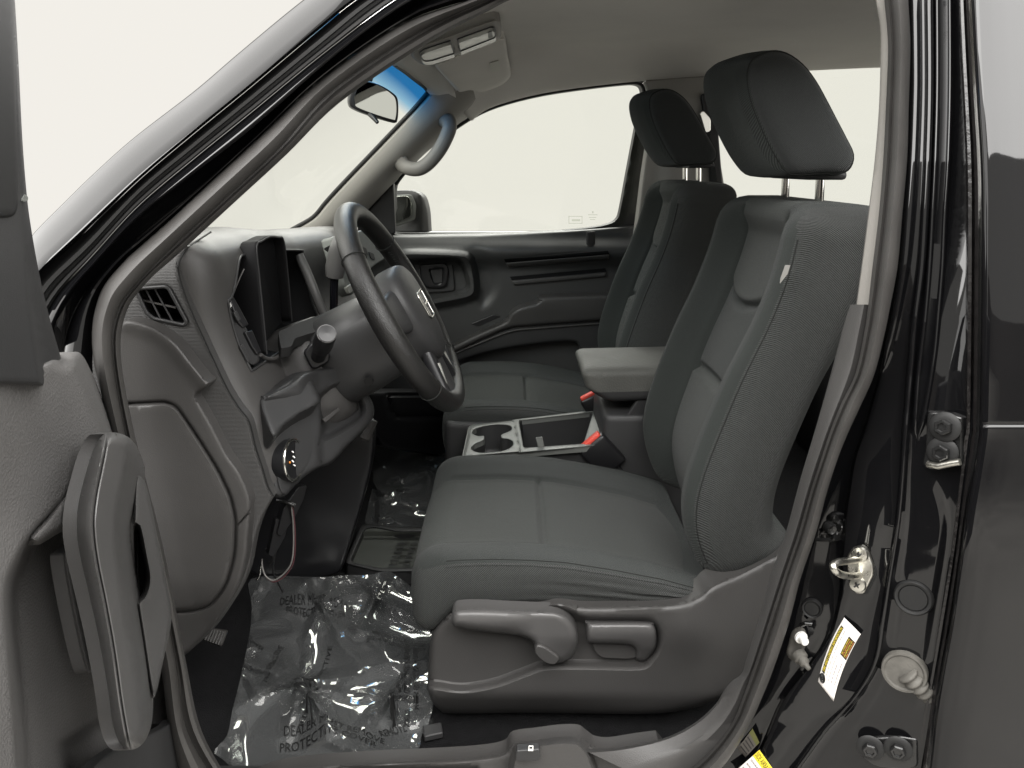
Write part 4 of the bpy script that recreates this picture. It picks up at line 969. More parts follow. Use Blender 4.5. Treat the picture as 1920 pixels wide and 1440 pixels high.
vt = thing('side_air_vent', 'black slatted demister vent in the dash end beside the pillar', 'air vent', w(305,570,.32))
loft('vent_duct', [vb, vb + np.array((-.004, .02, .0)), vb.mean(0) + (vb-vb.mean(0))*.85 + np.array((-.02,.06,0))], M['plastic_black'], vt, closed=True, caps=False, deg=40)
mk('vent_back', vb.mean(0) + (vb-vb.mean(0))*.86 + np.array((-.02,.058,0)), [tuple(range(len(vb)))], M['ink'], vt, False)
tube('vent_surround', vb + np.array((0,-.002,0)), .0028, M['plastic_dark'], vt, n=8, closed=True)
for (a, b) in (((272,540),(300,596)), ((288,538),(324,603)), ((303,537),(346,606))):
    A, B = w(*a, .322), w(*b, .318); P = [A, B, B + Vector((-.012,.028,0)), A + Vector((-.012,.028,0))]
    if a[0] == 303: continue
    o = mk('slat', P, [(0,1,2,3)], M['plastic_dark'], vt, False); solid(o, .0022, 0)
tube('cross_bar', [w(262,562,.324), w(330,577,.322)], .0016, M['plastic'], vt, n=6)
def hCap(u, v):
    lip = crom([(384,729),(368,741),(376,757),(401,801),(426,850),(450,884),(468,925)], 4)
    h = .014 + .006*ss(30, 4, pdist(u, v, crom([(240,601),(304,624),(362,684),(390,716)], 4), False))
    h = h - .009*np.exp(-(sdf(u, v, door2)/2.6)**2) - .006*np.exp(-(pdist(u, v, np.array([(446,984),(471,956)], float), False)/1.8)**2)
    h = h + .003*ss(2, 9, sdf(u, v, door2)) - .03*ss(1080, 1240, v)
    return h
relief('end_cap', YP(.300), cap, M['plastic'], db_, h=hCap, step=9, lines=rings(door2, (-7, -4.5, -2.5, 0, 2.5, 4.5, 7)) + rings(np.array([(446,984),(471,956)], float), (-2.5, 0, 2.5), False), er=9, eh=.010, back=.03, label='smooth grey dash end cap with a fuse door')

# ---- lower driver panel with ignition bezel
kp = PL(w(560,790,.42), (.80,-.55,.22))
kn = np.vstack([crom([(494,742),(508,738),(540,722),(572,700),(610,690),(650,690),(688,735),(702,770),(690,798),(650,838),(622,868),(596,878),(566,898),(536,928),(516,930),(508,900),(500,840),(482,790)], 4)])
pk1 = crom([(598,742),(640,718),(664,716),(678,745),(684,775),(660,798),(606,826),(598,800)], 4, True)
def hK(u, v):
    h = -.026*ss(-3, 12, sdf(u, v, pk1)) - .014*ss(-3, 3, u-594-(v-740)*.05)*ss(735, 750, v)
    h = h + .02*ss(768, 738, v)*ss(600, 560, u)
    return h
relief('knee_panel', kp, kn, M['plastic_dark'], db_, h=hK, step=7, lines=rings(pk1, (-3, 1, 5, 9, 12)), er=8, eh=.012, back=.04, label='charcoal lower dash panel below the column')
relief('knee_panel_ledge', PL(w(545,745,.40), (.5,-.42,.7)), crom([(486,752),(502,738),(545,711),(574,700),(594,732),(598,756),(562,777),(532,800),(514,822),(500,800)], 4, True), M['plastic_dark'], db_, step=7, er=9, eh=.010, back=.03)
relief('switch_panel', PL(w(560,830,.405), (.84,-.50,.18)), crom([(512,818),(532,799),(562,776),(596,754),(602,800),(598,836),(580,876),(556,900),(538,928),(522,918),(515,870)], 4, True), M['plastic_dark'], db_, step=7, er=6, eh=.008, back=.03, label='charcoal switch panel beside the column')
kq = PL(w(545,862,.392), (.84,-.50,.18))
slab('knob_well', kq, crom([(530,868),(534,826),(548,806),(562,812),(566,840),(562,880),(548,906),(536,900)], 4, True), -.01, .004, M['ink'], db_, .001)
slab('panel_slit', kp, roundpoly([(602,786),(630,764),(634,770),(606,793)], 2), -.022, -.016, M['plastic'], db_, .002)
ka = Vector((.985, -.15, .08)).normalized(); kc = w(545,862,.382)
kb = lathe('mirror_knob', [(.0,-.02),(.034,-.02),(.035,.003),(.032,.006),(.030,.004),(.0,.003)], kc, ka, M['plastic_black'], db_, 36, 'round silver-edged knob with white symbols')
tube('knob_ring', [kc + ka*.005 + .0332*(ka.orthogonal().normalized()*math.cos(a) + ka.cross(ka.orthogonal().normalized())*math.sin(a)) for a in np.linspace(0, 2*math.pi, 33)[:-1]], .0026, M['chrome'], kb, n=8, closed=True)
for (u_, v_, l_) in ((549,846,5), (551,855,7), (549,863,7), (552,871,5)):
    tube('white_symbol', [w(u_-2,v_,.372), w(u_+2,v_+l_*.5,.372)], .0011, M['white'], kb, n=6)
tube('orange_mark', [w(533,867,.37), w(545,867,.37)], .0018, M['orange'], kb, n=6)
for (u_, v_, l_) in ((572,826,5), (573,836,6), (574,842,3)):
    tube('white_symbol', [w(u_-1,v_,.44), w(u_+2,v_+l_,.44)], .0012, M['white'], db_, n=6)
tube('trim_edge', [w(563,808,.43), w(566,830,.43), w(569,860,.43)], .0022, M['plastic_smooth'], db_, n=8)
# ---- centre-stack side panel, glove box and far lower dash
relief('stack_side_panel', YP(.80), crom([(566,880),(620,850),(668,812),(694,790),(702,806),(700,850),(688,910),(668,980),(648,1045),(636,1072),(600,1082),(540,1084),(470,1072),(478,1010),(510,940)], 4, True), M['plastic_black'], db_, step=14, er=6, back=.02, label='black side panel of the centre stack')
box('lower_dash', (-.58, 1.28, .46), (.16, .42, .12), M['plastic_black'], db_, .03)
gb = relief('glove_box', PL(w(780,800,1.45), (.9,-.35,-.1)), roundpoly([(690,735),(860,735),(860,860),(720,840),(695,800)], 10), M['plastic_black'], db_, h=lambda u, v: -.012*np.exp(-(sdf(u, v, roundpoly([(725,740),(852,740),(852,782),(745,782),(733,772)], 8))/3.)**2), step=7, er=8, back=.05, label='black glove box lid')
stk = PL(w(690,460,1.0), (.92,-.3,.25))
cs_ = slab('centre_stack', stk, roundpoly([(600,450),(662,436),(708,462),(716,484),(690,498),(660,520),(640,560),(625,540)], 6), -.03, 0, M['console_grey'], db_, .006)
for a in ((664,452),(676,462),(690,472)):
    slab('stack_button', stk, roundpoly([(a[0],a[1]),(a[0]+9,a[1]+4),(a[0]+12,a[1]+16),(a[0]+4,a[1]+13)], 2), 0, .003, M['plastic_black'], cs_, .001)
slab('stack_vent', stk, roundpoly([(606,466),(634,452),(640,458),(616,474)], 2), 0, .002, M['ink'], cs_, 0)
slab('stack_key', stk, roundpoly([(644,540),(658,530),(664,540),(650,552)], 2), .0, .008, M['silver'], cs_, .002)

# ================================================================== steering column, stalk and gear lever
sa = math.radians(27.7); wc = Vector((-.198, .60, .719)); e1 = Vector((0, 1, 0)); e2 = Vector((-math.sin(sa), 0, math.cos(sa))); wn = Vector((math.cos(sa), 0, math.sin(sa)))
def WP(a, b, c=0.): return wc + e1*a + e2*b + wn*c
col = thing('steering_column', 'dark grey steering column shroud with stalk and gear lever', 'steering column', w(620,660,.6))
def ring(s, ry, rz, off, n=40, p=2.6):
    L = []
    for k in range(n):
        a = 2*math.pi*k/n; ca, sa_ = math.cos(a), math.sin(a)
        L.append(WP(ry*np.sign(ca)*abs(ca)**(2/p), off + rz*np.sign(sa_)*abs(sa_)**(2/p), -s))
    return L
loft('column_shroud', [ring(.040,.045,.045,-.02), ring(.042,.075,.072,-.022), ring(.048,.084,.080,-.024), ring(.10,.088,.084,-.026), ring(.155,.090,.086,-.026), ring(.160,.088,.084,-.026)], M['plastic_dark'], col, closed=True, deg=50, label='grey shroud behind the wheel')
loft('column_collar', [ring(.152,.074,.070,-.026), ring(.165,.095,.094,-.030), ring(.20,.102,.104,-.034), ring(.27,.106,.112,-.036), ring(.29,.07,.08,-.04)], M['plastic'], col, closed=True, deg=50)
tube('lock_hole', [WP(-.086,-.075,-.10), WP(-.092,-.076,-.101)], .008, M['ink'], col, n=14)
st0, st1 = w(597,668,.50), w(612,627,.415); sd = (st1-st0)
sb = slab('stalk_boot', PL(w(597,664,.505), (.3,-.9,.1)), roundpoly([(568,660),(582,642),(604,640),(618,664),(616,676),(592,690),(582,688)], 5), -.01, .006, M['plastic_black'], col, .003)
lever = tube('light_stalk', [st0, st0+sd*.3, st0+sd*.45, st0+sd*.5, st0+sd*.96, st0+sd*1.0], [.0125,.0125,.0135,.0165,.0165,.015], M['plastic_black'], col, n=24, label='black light stalk ending in a round grey knob')
lathe('stalk_knob', [(.0,0),(.0142,0),(.0148,.003),(.0140,.006),(.0,.0075)], st1 - sd.normalized()*.001, sd, M['plastic_black'], lever, 28)
tube('knob_rim', [st1 + sd.normalized()*.003 + .0150*(sd.normalized().orthogonal().normalized()*math.cos(a) + sd.normalized().cross(sd.normalized().orthogonal().normalized())*math.sin(a)) for a in np.linspace(0, 2*math.pi, 29)[:-1]], .0007, M['plastic_smooth'], lever, n=6, closed=True)
tube('gear_shaft', [w(626,580,.80), w(626,545,.79), w(628,505,.78)], .0085, M['gauge'], col, n=16)
tube('gear_knob', [w(627,522,.785), w(627,518,.785), w(629,500,.782), w(633,470,.775), w(637,448,.77), w(638,440,.77)], [.012,.0185,.0205,.0175,.0135,.006], M['plastic_smooth'], col, n=22)

# ================================================================== steering wheel
sw_ = thing('steering_wheel', 'black leather steering wheel with silver lower spoke inserts', 'steering wheel', wc)
R0 = .1915; n_ = 96
rimp = [WP(R0*math.cos(a), R0*math.sin(a)*1.0) for a in np.linspace(0, 2*math.pi, n_, endpoint=False)]
rad = [.0192 + .0012*max(0, math.cos(2*(a)))**2 for a in np.linspace(0, 2*math.pi, n_, endpoint=False)]
rim = tube('rim', rimp, rad, M['leather'], sw_, n=22, closed=True, label='black leather covered rim')
for a in (math.radians(38), math.radians(142), math.radians(222), math.radians(318)):
    c = WP(R0*math.cos(a), R0*math.sin(a)); t = (-math.sin(a))*e1 + math.cos(a)*e2; r1 = math.cos(a)*e1 + math.sin(a)*e2
    tube('rim_seam', [c + .0206*(r1*math.cos(b) + wn*math.sin(b)) for b in np.linspace(0, 2*math.pi, 20, endpoint=False)], .0009, M['stitch'], rim, n=6, closed=True)
for k in range(34):       # lacing on the inner side of the far rim
    a = math.radians(-34 + k*2.05); c = WP(R0*math.cos(a), R0*math.sin(a)); r1 = math.cos(a)*e1 + math.sin(a)*e2; t = -math.sin(a)*e1 + math.cos(a)*e2
    tube('lacing', [c - r1*.0196 - t*.002 + wn*.004, c - r1*.0202 + t*.0015 - wn*.002], .0009, M['stitch'], rim, n=5)
# hub pad
hub = crom([(-.070,.062),(-.03,.074),(.03,.074),(.070,.062),(.088,.030),(.090,-.01),(.074,-.062),(.045,-.098),(0,-.112),(-.045,-.098),(-.074,-.062),(-.090,-.01),(-.088,.030)], 4, True)
hc = []
for s, c in ((1.0,-.012),(1.0,.012),(.985,.020),(.94,.027),(.8,.033),(.5,.037),(.2,.039),(.01,.039)):
    hc.append([WP(p[0]*s, (p[1]+.01)*s-.01, c) for p in hub])
loft('hub_pad', hc, M['plastic_dark'], sw_, closed=True, deg=60, label='dark grey airbag cover')
def spoke(A, B, wa, wb, m, nm, lift=.0, tk=.012, lab=None):
    A, B = np.array(A, float), np.array(B, float); d = (B-A)/np.linalg.norm(B-A); s = np.array((-d[1], d[0])); cs = []
    for f in np.linspace(0, 1, 9):
        c = A + (B-A)*f; wd = wa + (wb-wa)*ss(0, 1, f); hh = lift*(1-f) ; L = []
        for k in range(16):
            a = 2*math.pi*k/16; L.append(WP(*(c + s*wd*np.sign(math.cos(a))*abs(math.cos(a))**.7), hh + tk*np.sign(math.sin(a))*abs(math.sin(a))**.7))
        cs.append(L)
    return loft(nm, cs, m, sw_, closed=True, caps=True, deg=60, label=lab)
for s in (-1, 1):
    spoke((s*.075,.005), (s*.188,.012), .040, .030, M['plastic_dark'], 'spoke', .008)
    sp2 = spoke((s*.040,-.080), (s*.070,-.178), .020, .014, M['plastic_black'], 'spoke', .006)
    spoke((s*.050,-.112), (s*.066,-.160), .008, .006, M['silver'], 'spoke_insert', .006, .0125, 'satin silver spoke insert')
    pod = slab('switch_pod', PL(WP(s*.11,.012,.024), wn), [(0,0),(1,0),(1,1)], 0, .001, M['plastic_black'], sw_, 0) if False else None
    q = [(s*.082,.036),(s*.130,.030),(s*.150,.020),(s*.145,-.012),(s*.095,-.022)]
    V = [WP(a, b, -.002) for a, b in q] + [WP(a, b, .013) for a, b in q]; n5 = len(q)
    o = mk('switch_pod', V, [tuple(range(n5)), tuple(range(2*n5-1, n5-1, -1))] + [(i, (i+1) % n5, n5+(i+1) % n5, n5+i) for i in range(n5)], M['plastic_black'], sw_, False); recalc(o); bevel(o, .003)
spoke((0,-.10), (0,-.186), .030, .036, M['plastic_dark'], 'spoke', .006, .010)
# emblem on the pad: a wide letter frame
def strip(P, r, nm='emblem', par=sw_): return tube(nm, [WP(a, b-.012, .0395 - .25*(a*a+b*b)) for a, b in P], r, M['chrome'], par, n=8)
em = tube('emblem', [WP(p[0], p[1]-.012, .0402 - .6*(p[0]**2+p[1]**2)) for p in roundpoly([(-.032,.026),(.032,.026),(.025,-.026),(-.025,-.026)], .011)], .0016, M['chrome'], sw_, n=8, closed=True, label='chrome framed letter H emblem')
for P in ([(-.022,.023),(-.016,-.022)], [(.022,.023),(.016,-.022)], [(-.018,.001),(.018,.001)]):
    tube('emblem_bar', [WP(a, b-.012, .0408 - .6*(a*a+b*b)) for a, b in P], .0019, M['chrome'], em, n=8)

# ================================================================== open driver door at the near left
dd_ = thing('driver_door', 'open driver door with grey vinyl trim and tall pull handle', 'car door', (-.45, 0, .2))
D = PL((-.46, .02, 0), (.995, .10, 0))
dto = np.vstack([crom([(118,664),(136,660),(150,662),(163,680),(182,722),(204,780),(224,834),(262,930),(300,1050),(322,1180),(340,1290),(354,1345),(388,1445),(410,1510)], 4), [(-120,1510),(-120,700),(60,690)]])
inn = np.vstack([crom([(212,868),(192,884),(160,898),(110,950),(58,1005),(26,1060),(12,1105),(14,1180),(24,1290),(34,1420),(40,1520)], 4), [(400,1520),(330,1200),(260,930)]])
def hD(u, v):
    h = .035 - .055*ss(-8, 22, sdf(u, v, inn)) - .03*ss(40, 0, pdist(u, v, crom([(118,664),(150,662),(182,722),(224,834)], 4), False))**2
    lower = sdf(u, v, np.array([(112,1392),(180,1345),(300,1360),(420,1340),(420,1560),(130,1560)], float))
    return h - .018*ss(-4, 22, lower) + .02*ss(1000, 760, v)*ss(150, -60, u)
relief('door_trim', D, dto, M['door_soft'], dd_, h=hD, step=9, lines=rings(inn, (-8, -3, 2, 8, 15, 22)), er=12, eh=.014, back=.012, label='grey vinyl door trim')
sail = np.vstack([[(-120,-80),(18,-80)], crom([(28,0),(35,120),(42,260),(50,362),(58,425),(74,515),(94,600),(117,682),(114,697),(98,710),(80,722)], 4), [(0,719),(-120,716)]])
fold = crom([(30,-80),(36,200),(46,380),(52,520),(62,620),(78,722)], 4)
def hSail(u, v):
    f = np.interp(v, fold[:, 1], fold[:, 0]); return .06 - .025*ss(-4, 10, u-f)*ss(300, 480, v) - .02*ss(0, 60, u-f)
relief('mirror_sail', D, sail, M['plastic_dark'], dd_, h=hSail, step=10, lines=rings(fold, (-4, 3, 10), False), er=6, eh=.008, back=.012, label='charcoal window frame corner')
relief('glass_run', D, roundpoly([(-100,-80),(24,-80),(31,120),(36,330),(37,385),(30,407),(10,411),(-100,408)], [4,4,4,4,12,10,8,4]), M['rubber_dark'], dd_, h=lambda u, v: .062 + 0*u, step=14, er=8, back=.006)
slab('sail_clip', D, roundpoly([(40,372),(45,364),(50,370),(49,377),(40,378)], 2), .0600, .0612, M['console_grey'], dd_, 0)
hnd = crom([(163,880),(174,846),(188,820),(205,811),(226,813),(246,824),(262,848),(272,882),(268,930),(254,968),(246,1005),(252,1060),(266,1140),(280,1230),(287,1310),(283,1362),(268,1394),(246,1406),(226,1396),(212,1360),(202,1290),(186,1200),(166,1110),(150,1040),(144,990),(148,940)], 4, True)
rid = crom([(203,812),(192,870),(180,930),(175,985),(182,1050),(198,1130),(214,1220),(228,1320),(243,1404)], 4)
rid2 = crom([(236,818),(226,880),(214,940),(209,1000),(216,1080),(232,1180),(248,1280),(262,1380)], 4)
def hH(u, v):
    a = np.interp(v, rid[:, 1], rid[:, 0]); b = np.interp(v, rid2[:, 1], rid2[:, 0])
    h = .10 - .022*ss(0, 34, a-u) - .003*np.exp(-((u-a)/2.2)**2) - .030*ss(2, 46, u-b)
    return h
relief('pull_handle', D, hnd, M['door_plastic'], dd_, h=hH, step=9, lines=rings(rid, (-5, -2.5, 0, 2.5, 5), False) + rings(rid2, (-2, 2), False), er=22, eh=.024, back=.012, label='tall grey pull handle with a seam line')
fr2 = crom([(252,905),(268,898),(280,930),(300,1030),(316,1110),(322,1150),(318,1186),(306,1240),(293,1298),(284,1300),(268,1200),(252,1080)], 4, True)
hol = crom([(250,1000),(260,984),(272,1040),(279,1080),(276,1105),(266,1124),(252,1118)], 4, True)
relief('handle_frame', D, fr2, M['door_plastic'], dd_, h=lambda u, v: .075 - .05*ss(-3, 10, sdf(u, v, hol)) - .0*u, step=6, lines=rings(hol, (-3, 1, 5, 10)), er=7, eh=.01, back=.012)
slab('hollow_shade', D, hol, .03, .036, M['ink'], dd_, 0)  # black plate painting the shade inside the hollow
relief('speaker_plate', D, crom([(119,1052),(126,1034),(138,1022),(152,1026),(170,1120),(186,1230),(186,1256),(172,1260),(160,1252),(138,1160)], 4, True), M['door_plastic'], dd_, h=lambda u, v: .03 + 0*u, step=7, er=7, eh=.01, back=.012)
relief('armrest_lip', D, crom([(136,898),(146,902),(147,938),(145,966),(138,986),(110,1000),(76,1020),(60,1020),(54,1006),(84,972),(112,934)], 4, True), M['door_soft'], dd_, h=lambda u, v: .036 + 0*u, step=7, er=14, eh=.02, back=.01)
relief('map_pocket', D, crom([(300,1366),(320,1350),(344,1345),(360,1362),(384,1440),(400,1510),(150,1510),(190,1420)], 4, True), M['plastic_dark'], dd_, h=lambda u, v: .02 + 0*u, step=9, er=8, back=.01)

dv = np.array((.10, -.995, 0)); nv = np.array((.995, .10, 0)); c0 = np.array((-.46, .02, .34)) + dv*.52 - nv*.100
box('door_shell', c0, (.045, .50, .40), M['paint'], dd_, .02, rot=np.array([nv, dv, (0, 0, 1)]).T, label='gloss black outer shell of the open door')

# ================================================================== rear door at the near right
rd = thing('rear_door', 'closed gloss black rear door edge on the near right', 'car door', (.6, .0, .1))
lR = [(1816,-80),(1821,0),(1826,100),(1832,200),(1838,300),(1840,400),(1839,600),(1836,790),(1833,830),(1812,960),(1803,1027),(1783,1167),(1767,1253),(1753,1343),(1743,1440),(1732,1520)]
jR = [(1796,-80),(1797,0),(1801,100),(1806,200),(1810,300),(1811,400),(1810,600),(1808,790),(1803,830),(1790,960),(1780,1043),(1760,1160),(1747,1243),(1730,1330),(1713,1427),(1702,1520)]
ja, la = crom(jR, 5), crom(lR, 5); cols = []
for f, dy in ((-.35,.10),(-.02,.10),(0,.045),(.06,.022),(.16,.014),(.38,.012),(.46,.02),(.52,.02),(.6,.008),(.8,.004),(.94,.010),(1.0,.018),(1.04,.03)):
    q = ja*(1-f) + la*f; cols.append(W(q[:, 0], q[:, 1], .012 + .9*lean(q[:, 1]) + dy))
loft('door_edge_seal', cols, mat('scuffed_gloss_rubber', (.012,.011,.011), .16, .5, bump=.5, bscale=160, var=.3, vscale=70), rd, deg=60)
rows = np.unique(np.r_[np.arange(-100, 1560, 16.), np.arange(784, 812, 2.)]); cols = []
lr = np.interp(rows, la[:, 1], la[:, 0])
for k, f in enumerate(np.r_[0, .004, .012, .03, .06, .1, .2, .35, .6, 1.0]):
    u = lr + (2500-lr)*f
    d = .004 + .9*lean(rows) - .012*(1-math.exp(-f*40)) + (.012 if k == 0 else .0) - .02*f - .010*np.exp(-((rows-1010)/150.)**2)
    d = d - .0012*ss(793, 800, rows) + .0012*np.exp(-((rows-797)/3.)**2)
    cols.append(W(u, rows, d))
loft('door_skin', cols, M['paint'], rd, deg=70, label='gloss black door skin with a crease line')
# ================================================================== hardware on the rear pillar
def pil(u, v, off=0.): return w(u, v, float(PYs(u, v)) - off)
def pN(u, v):
    a, b = pil(u-12, v), pil(u+12, v); k = (b.y-a.y)/(b.x-a.x); c, d = pil(u, v-12), pil(u, v+12); m_ = (d.y-c.y)/(d.z-c.z)
    return Vector((k, -1, m_)).normalized()
def pY(u, v, off=0.): return PL(pil(u, v, off), pN(u, v))
out_ = Vector((0, -1, 0))
def bolt(par, u, v, off, r=.0095):
    c = pil(u, v, off)
    b = lathe('bolt', [(0,0),(r*1.75,0),(r*1.8,.0015),(r*1.6,.003),(r*1.05,.0035)], c, pN(u, v), M['rubber_dark'], par, 24)
    ax = pN(u, v); a1 = ax.orthogonal().normalized(); a2 = ax.cross(a1); c2 = c + ax*.0035
    V = []; 
    for h_, s in ((0,1),(.0065,1),(.008,.86),(.008,.58),(.0058,.5)):
        V += [c2 + ax*h_ + r*s*(a1*math.cos(k*math.pi/3+.3) + a2*math.sin(k*math.pi/3+.3)) for k in range(6)]
    Fc = [(i*6+k, i*6+(k+1) % 6, (i+1)*6+(k+1) % 6, (i+1)*6+k) for i in range(4) for k in range(6)] + [tuple(range(24, 30))]
    o = mk('bolt_head', V, Fc, M['steel_black'], b, False); recalc(o)
    return b
M['steel_black'] = mat('painted_black_steel', (.012, .012, .012), .22, .6, bump=.2, bscale=200)
def bracket(name, outline, v, off, th, label):
    return slab(name, pY(float(np.mean(np.array(outline)[:, 0])), v, off), outline, 0, th, M['steel_black'], body, .004, label, 3)
hb1 = bracket('hinge_bracket', roundpoly([(1746,772),(1756,769),(1790,773),(1812,780),(1812,866),(1790,874),(1750,878),(1736,868),(1742,842),(1744,800)], [5,5,8,4,4,6,8,8,4,4]), 820, -.006, .012, 'black steel upper door hinge plate with two bolts')
bolt(hb1, 1773, 800, .008); bolt(hb1, 1768, 847, .008)
tube('bracket_lip', [pil(1740,870,.012), pil(1760,874,.016), pil(1785,868,.016), pil(1800,866,.016)], .004, M['zinc'], hb1, n=8)
hb2 = bracket('hinge_bracket', roundpoly([(1619,1383),(1640,1374),(1690,1371),(1722,1376),(1722,1428),(1700,1434),(1650,1430),(1634,1424),(1616,1410)], 7), 1400, -.006, .012, 'black steel lower door hinge plate with two bolts')
bolt(hb2, 1632, 1401, .008); bolt(hb2, 1684, 1403, .008)
# striker
sY = pY(1612, 1062, .004)
stq = thing('door_striker', 'zinc plated door striker loop on the black pillar', 'striker', pil(1605,1065))
plate = roundpoly([(1601,1024),(1617,1020),(1630,1030),(1640,1058),(1640,1074),(1622,1110),(1606,1108),(1596,1090),(1590,1058),(1592,1036)], 6)
slab('striker_plate', sY, plate, -.004, .006, M['zinc'], stq, .002)
slab('striker_backing', sY, np.array(plate) + np.array((6, 2)), -.008, -.002, M['ink'], stq, .001)
lpth = crom([(1612,1048,-.002),(1590,1052,-.02),(1572,1054,-.036),(1562,1060,-.044),(1566,1070,-.046),(1580,1078,-.036),(1600,1080,-.018),(1614,1078,.0)], 5)
tube('striker_loop', W(lpth[:, 0], lpth[:, 1], float(PYs(1612,1062)) - .008 + lpth[:, 2]), .0044, M['zinc'], stq, n=14)
for (u_, v_) in ((1612,1039), (1608,1095)):
    c = pil(u_, v_, .010); lathe('screw', [(0,0),(.0098,0),(.0105,.001),(.009,.0035),(.0,.0045)], c, pN(u_, v_), M['zinc'], stq, 20)
    for a in (0.6, 0.6+math.pi/2):
        d = Vector((math.cos(a), 0, math.sin(a)))*.0042; tube('screw_cross', [c + pN(u_, v_)*.0049 - d, c + pN(u_, v_)*.0049 + d], .0012, M['ink'], stq, n=5)
# plugs
def plug(u, v, r, m, name, lab, off=0.):
    o = lathe(name, [(0,.003),(r*.70,.003),(r*.74,.0015),(r*.78,.004),(r*.92,.005),(r,.003),(r*1.02,-.002)], pil(u, v, off), pN(u, v), m, body, 36, lab); return o
plug(1713,1120,.0220,M['rubber_dark'],'body_plug','round black rubber body plug')
plug(1523,1140,.0130,M['rubber_dark'],'body_plug','small black rubber plug', -.012)
# cable boot with bellows
bt = thing('cable_boot', 'dusty grey rubber cable boot between pillar and rear door', 'rubber boot', pil(1697,1258))
lathe('boot_flange', [(0,.004),(.021,.004),(.023,.006),(.0255,.006),(.0265,.003),(.0265,-.004)], pil(1696,1258,.003), pN(1696,1258), M['gunk'], bt, 40)
bp0, bp1 = pil(1700,1262,.006), w(1742,1302,.045); prof = []
pts = []; rad = []
for i in range(41):
    f = i/40; pts.append(bp0 + (bp1-bp0)*f + Vector((0,-.010*math.sin(f*2.4),0))); rad.append(.0118 - .003*f + .0017*math.sin(f*2*math.pi*5.5))
tube('bellows', pts, rad, M['gunk'], bt, n=24)
# courtesy switch, clip and rusty seam parts
cs2 = thing('courtesy_switch', 'white tipped door courtesy switch in a grimy rubber cup', 'switch', pil(1500,1200))
relief('switch_cup', pY(1496,1206,-.010), crom([(1478,1206),(1484,1184),(1498,1174),(1510,1180),(1514,1200),(1508,1222),(1496,1240),(1480,1236),(1474,1222)], 4, True), M['gunk'], cs2, h=lambda u, v: .008*np.exp(-((u-1500)/12.)**2-((v-1196)/14.)**2), step=4, er=6, eh=.006, back=.01)
lathe('switch_button', [(0,.014),(.0045,.0135),(.0055,.012),(.0058,.004),(.0085,.003),(.0088,0)], pil(1501,1194,-.004), (.15,-1,.0), M['white'], cs2, 24)
lathe('rubber_nub', [(0,.026),(.003,.025),(.004,.018),(.007,.016),(.0075,.010),(.010,.008),(.0105,.0)], pil(1496,1226,-.008), (.35,-1,-.35), M['gunk'], cs2, 20)
tube('switch_hook', [pil(1502,1172,-.002), pil(1512,1168,.006), pil(1522,1170,.004)], .003, M['steel_black'], cs2, n=8)
lt = thing('latch_clip', 'black belt anchor bracket tucked behind the door seal', 'bracket', pil(1560,990))
relief('clip_plate', pY(1560,990,-.012), crom([(1536,1000),(1546,976),(1558,962),(1572,968),(1582,985),(1578,1010),(1560,1016),(1540,1014)], 4, True), M['steel_black'], lt, h=lambda u, v: .006*np.sin(u/5.)*np.sin(v/6.), step=4, er=4, back=.01)
tube('clip_pin', [pil(1530,1012,.0), pil(1556,1012,.004)], .0028, M['steel_black'], lt, n=8)
lathe('clip_eye', [(.0,.004),(.003,.004),(.006,.006),(.008,.002),(.008,-.004)], pil(1556,990,-.002), (.1,-1,0), M['steel_black'], lt, 18)

# ---- stickers with their print
def sticker(name, TL, TR, BR, BL, lab, bow=0., off=.0022):
    """curved paper label on the pillar; returns a mapper (s along TL->BL, t across TL->TR, lift) -> place"""
    TL, TR, BR, BL = (np.array(p, float) for p in (TL, TR, BR, BL))
    ax = (BL-TL); nn = np.array((ax[1], -ax[0]))/np.linalg.norm(ax)
    def mp(s, t, lift=0.):
        s = np.asarray(s, float); t = np.asarray(t, float)
        p = (1-s)[..., None]*((1-t)[..., None]*TL + t[..., None]*TR) + s[..., None]*((1-t)[..., None]*BL + t[..., None]*BR)
        p = p + (4*bow*s*(1-s))[..., None]*nn
        return W(p[..., 0], p[..., 1], PYs(p[..., 0], p[..., 1]) - off - lift)
    S, T = np.meshgrid(np.linspace(0, 1, 21), np.linspace(0, 1, 5), indexing='ij')
    o = loft(name, list(mp(S, T)), M['paper'], body, label=lab); solid(o, .0004, 0)
    return o, mp
M['paper'] = mat('sticker_paper', (.82, .78, .74), .45, .4)
M['paper_ink'] = mat('grey_print', (.30, .27, .26), .6, .3)
def spatch(par, mp, s0, s1, t0, t1, m, name, lift=.0005):
    S, T = np.meshgrid(np.linspace(s0, s1, 9), np.linspace(t0, t1, 3), indexing='ij'); return loft(name, list(mp(S, T, lift)), m, par)
def stext(par, mp, body_, s0, s1, t0, t1, m, name='lettering', lift=.0008, flip=False):
    V, Fc = textmesh(body_, 1.0); x = V[:, 0]; y = V[:, 1]; x = (x-x.min())/(x.max()-x.min()); y = (y-y.min())/(y.max()-y.min()+1e-9)
    # text reads from s1 up to s0, its top toward small t
    return mk(name, mp(s1 + (s0-s1)*x, t1 + (t0-t1)*y, lift), Fc, m, par, False)
def sprint(par, mp, s0, s1, t0, t1, m, n):
    """a line of print too small to read: a row of short strokes"""
    r = random.Random(int(s0*1000+t0*777)); x = s0
    while x < s1-.02:
        d = min(r.uniform(.03, .09), s1-x); spatch(par, mp, x, x+d, t0, t1, m, n, .0008); x += d + .018
o1, m1_ = sticker('tyre_label', (1583,1158), (1614,1189), (1563,1315), (1534,1278), 'white tyre and loading information sticker on the pillar', bow=-6)
spatch(o1, m1_, .11, .83, .06, .22, M['ink'], 'label_band')
stext(o1, m1_, 'TIRE AND LOADING INFORMATION', .13, .81, .08, .20, M['yellow'])
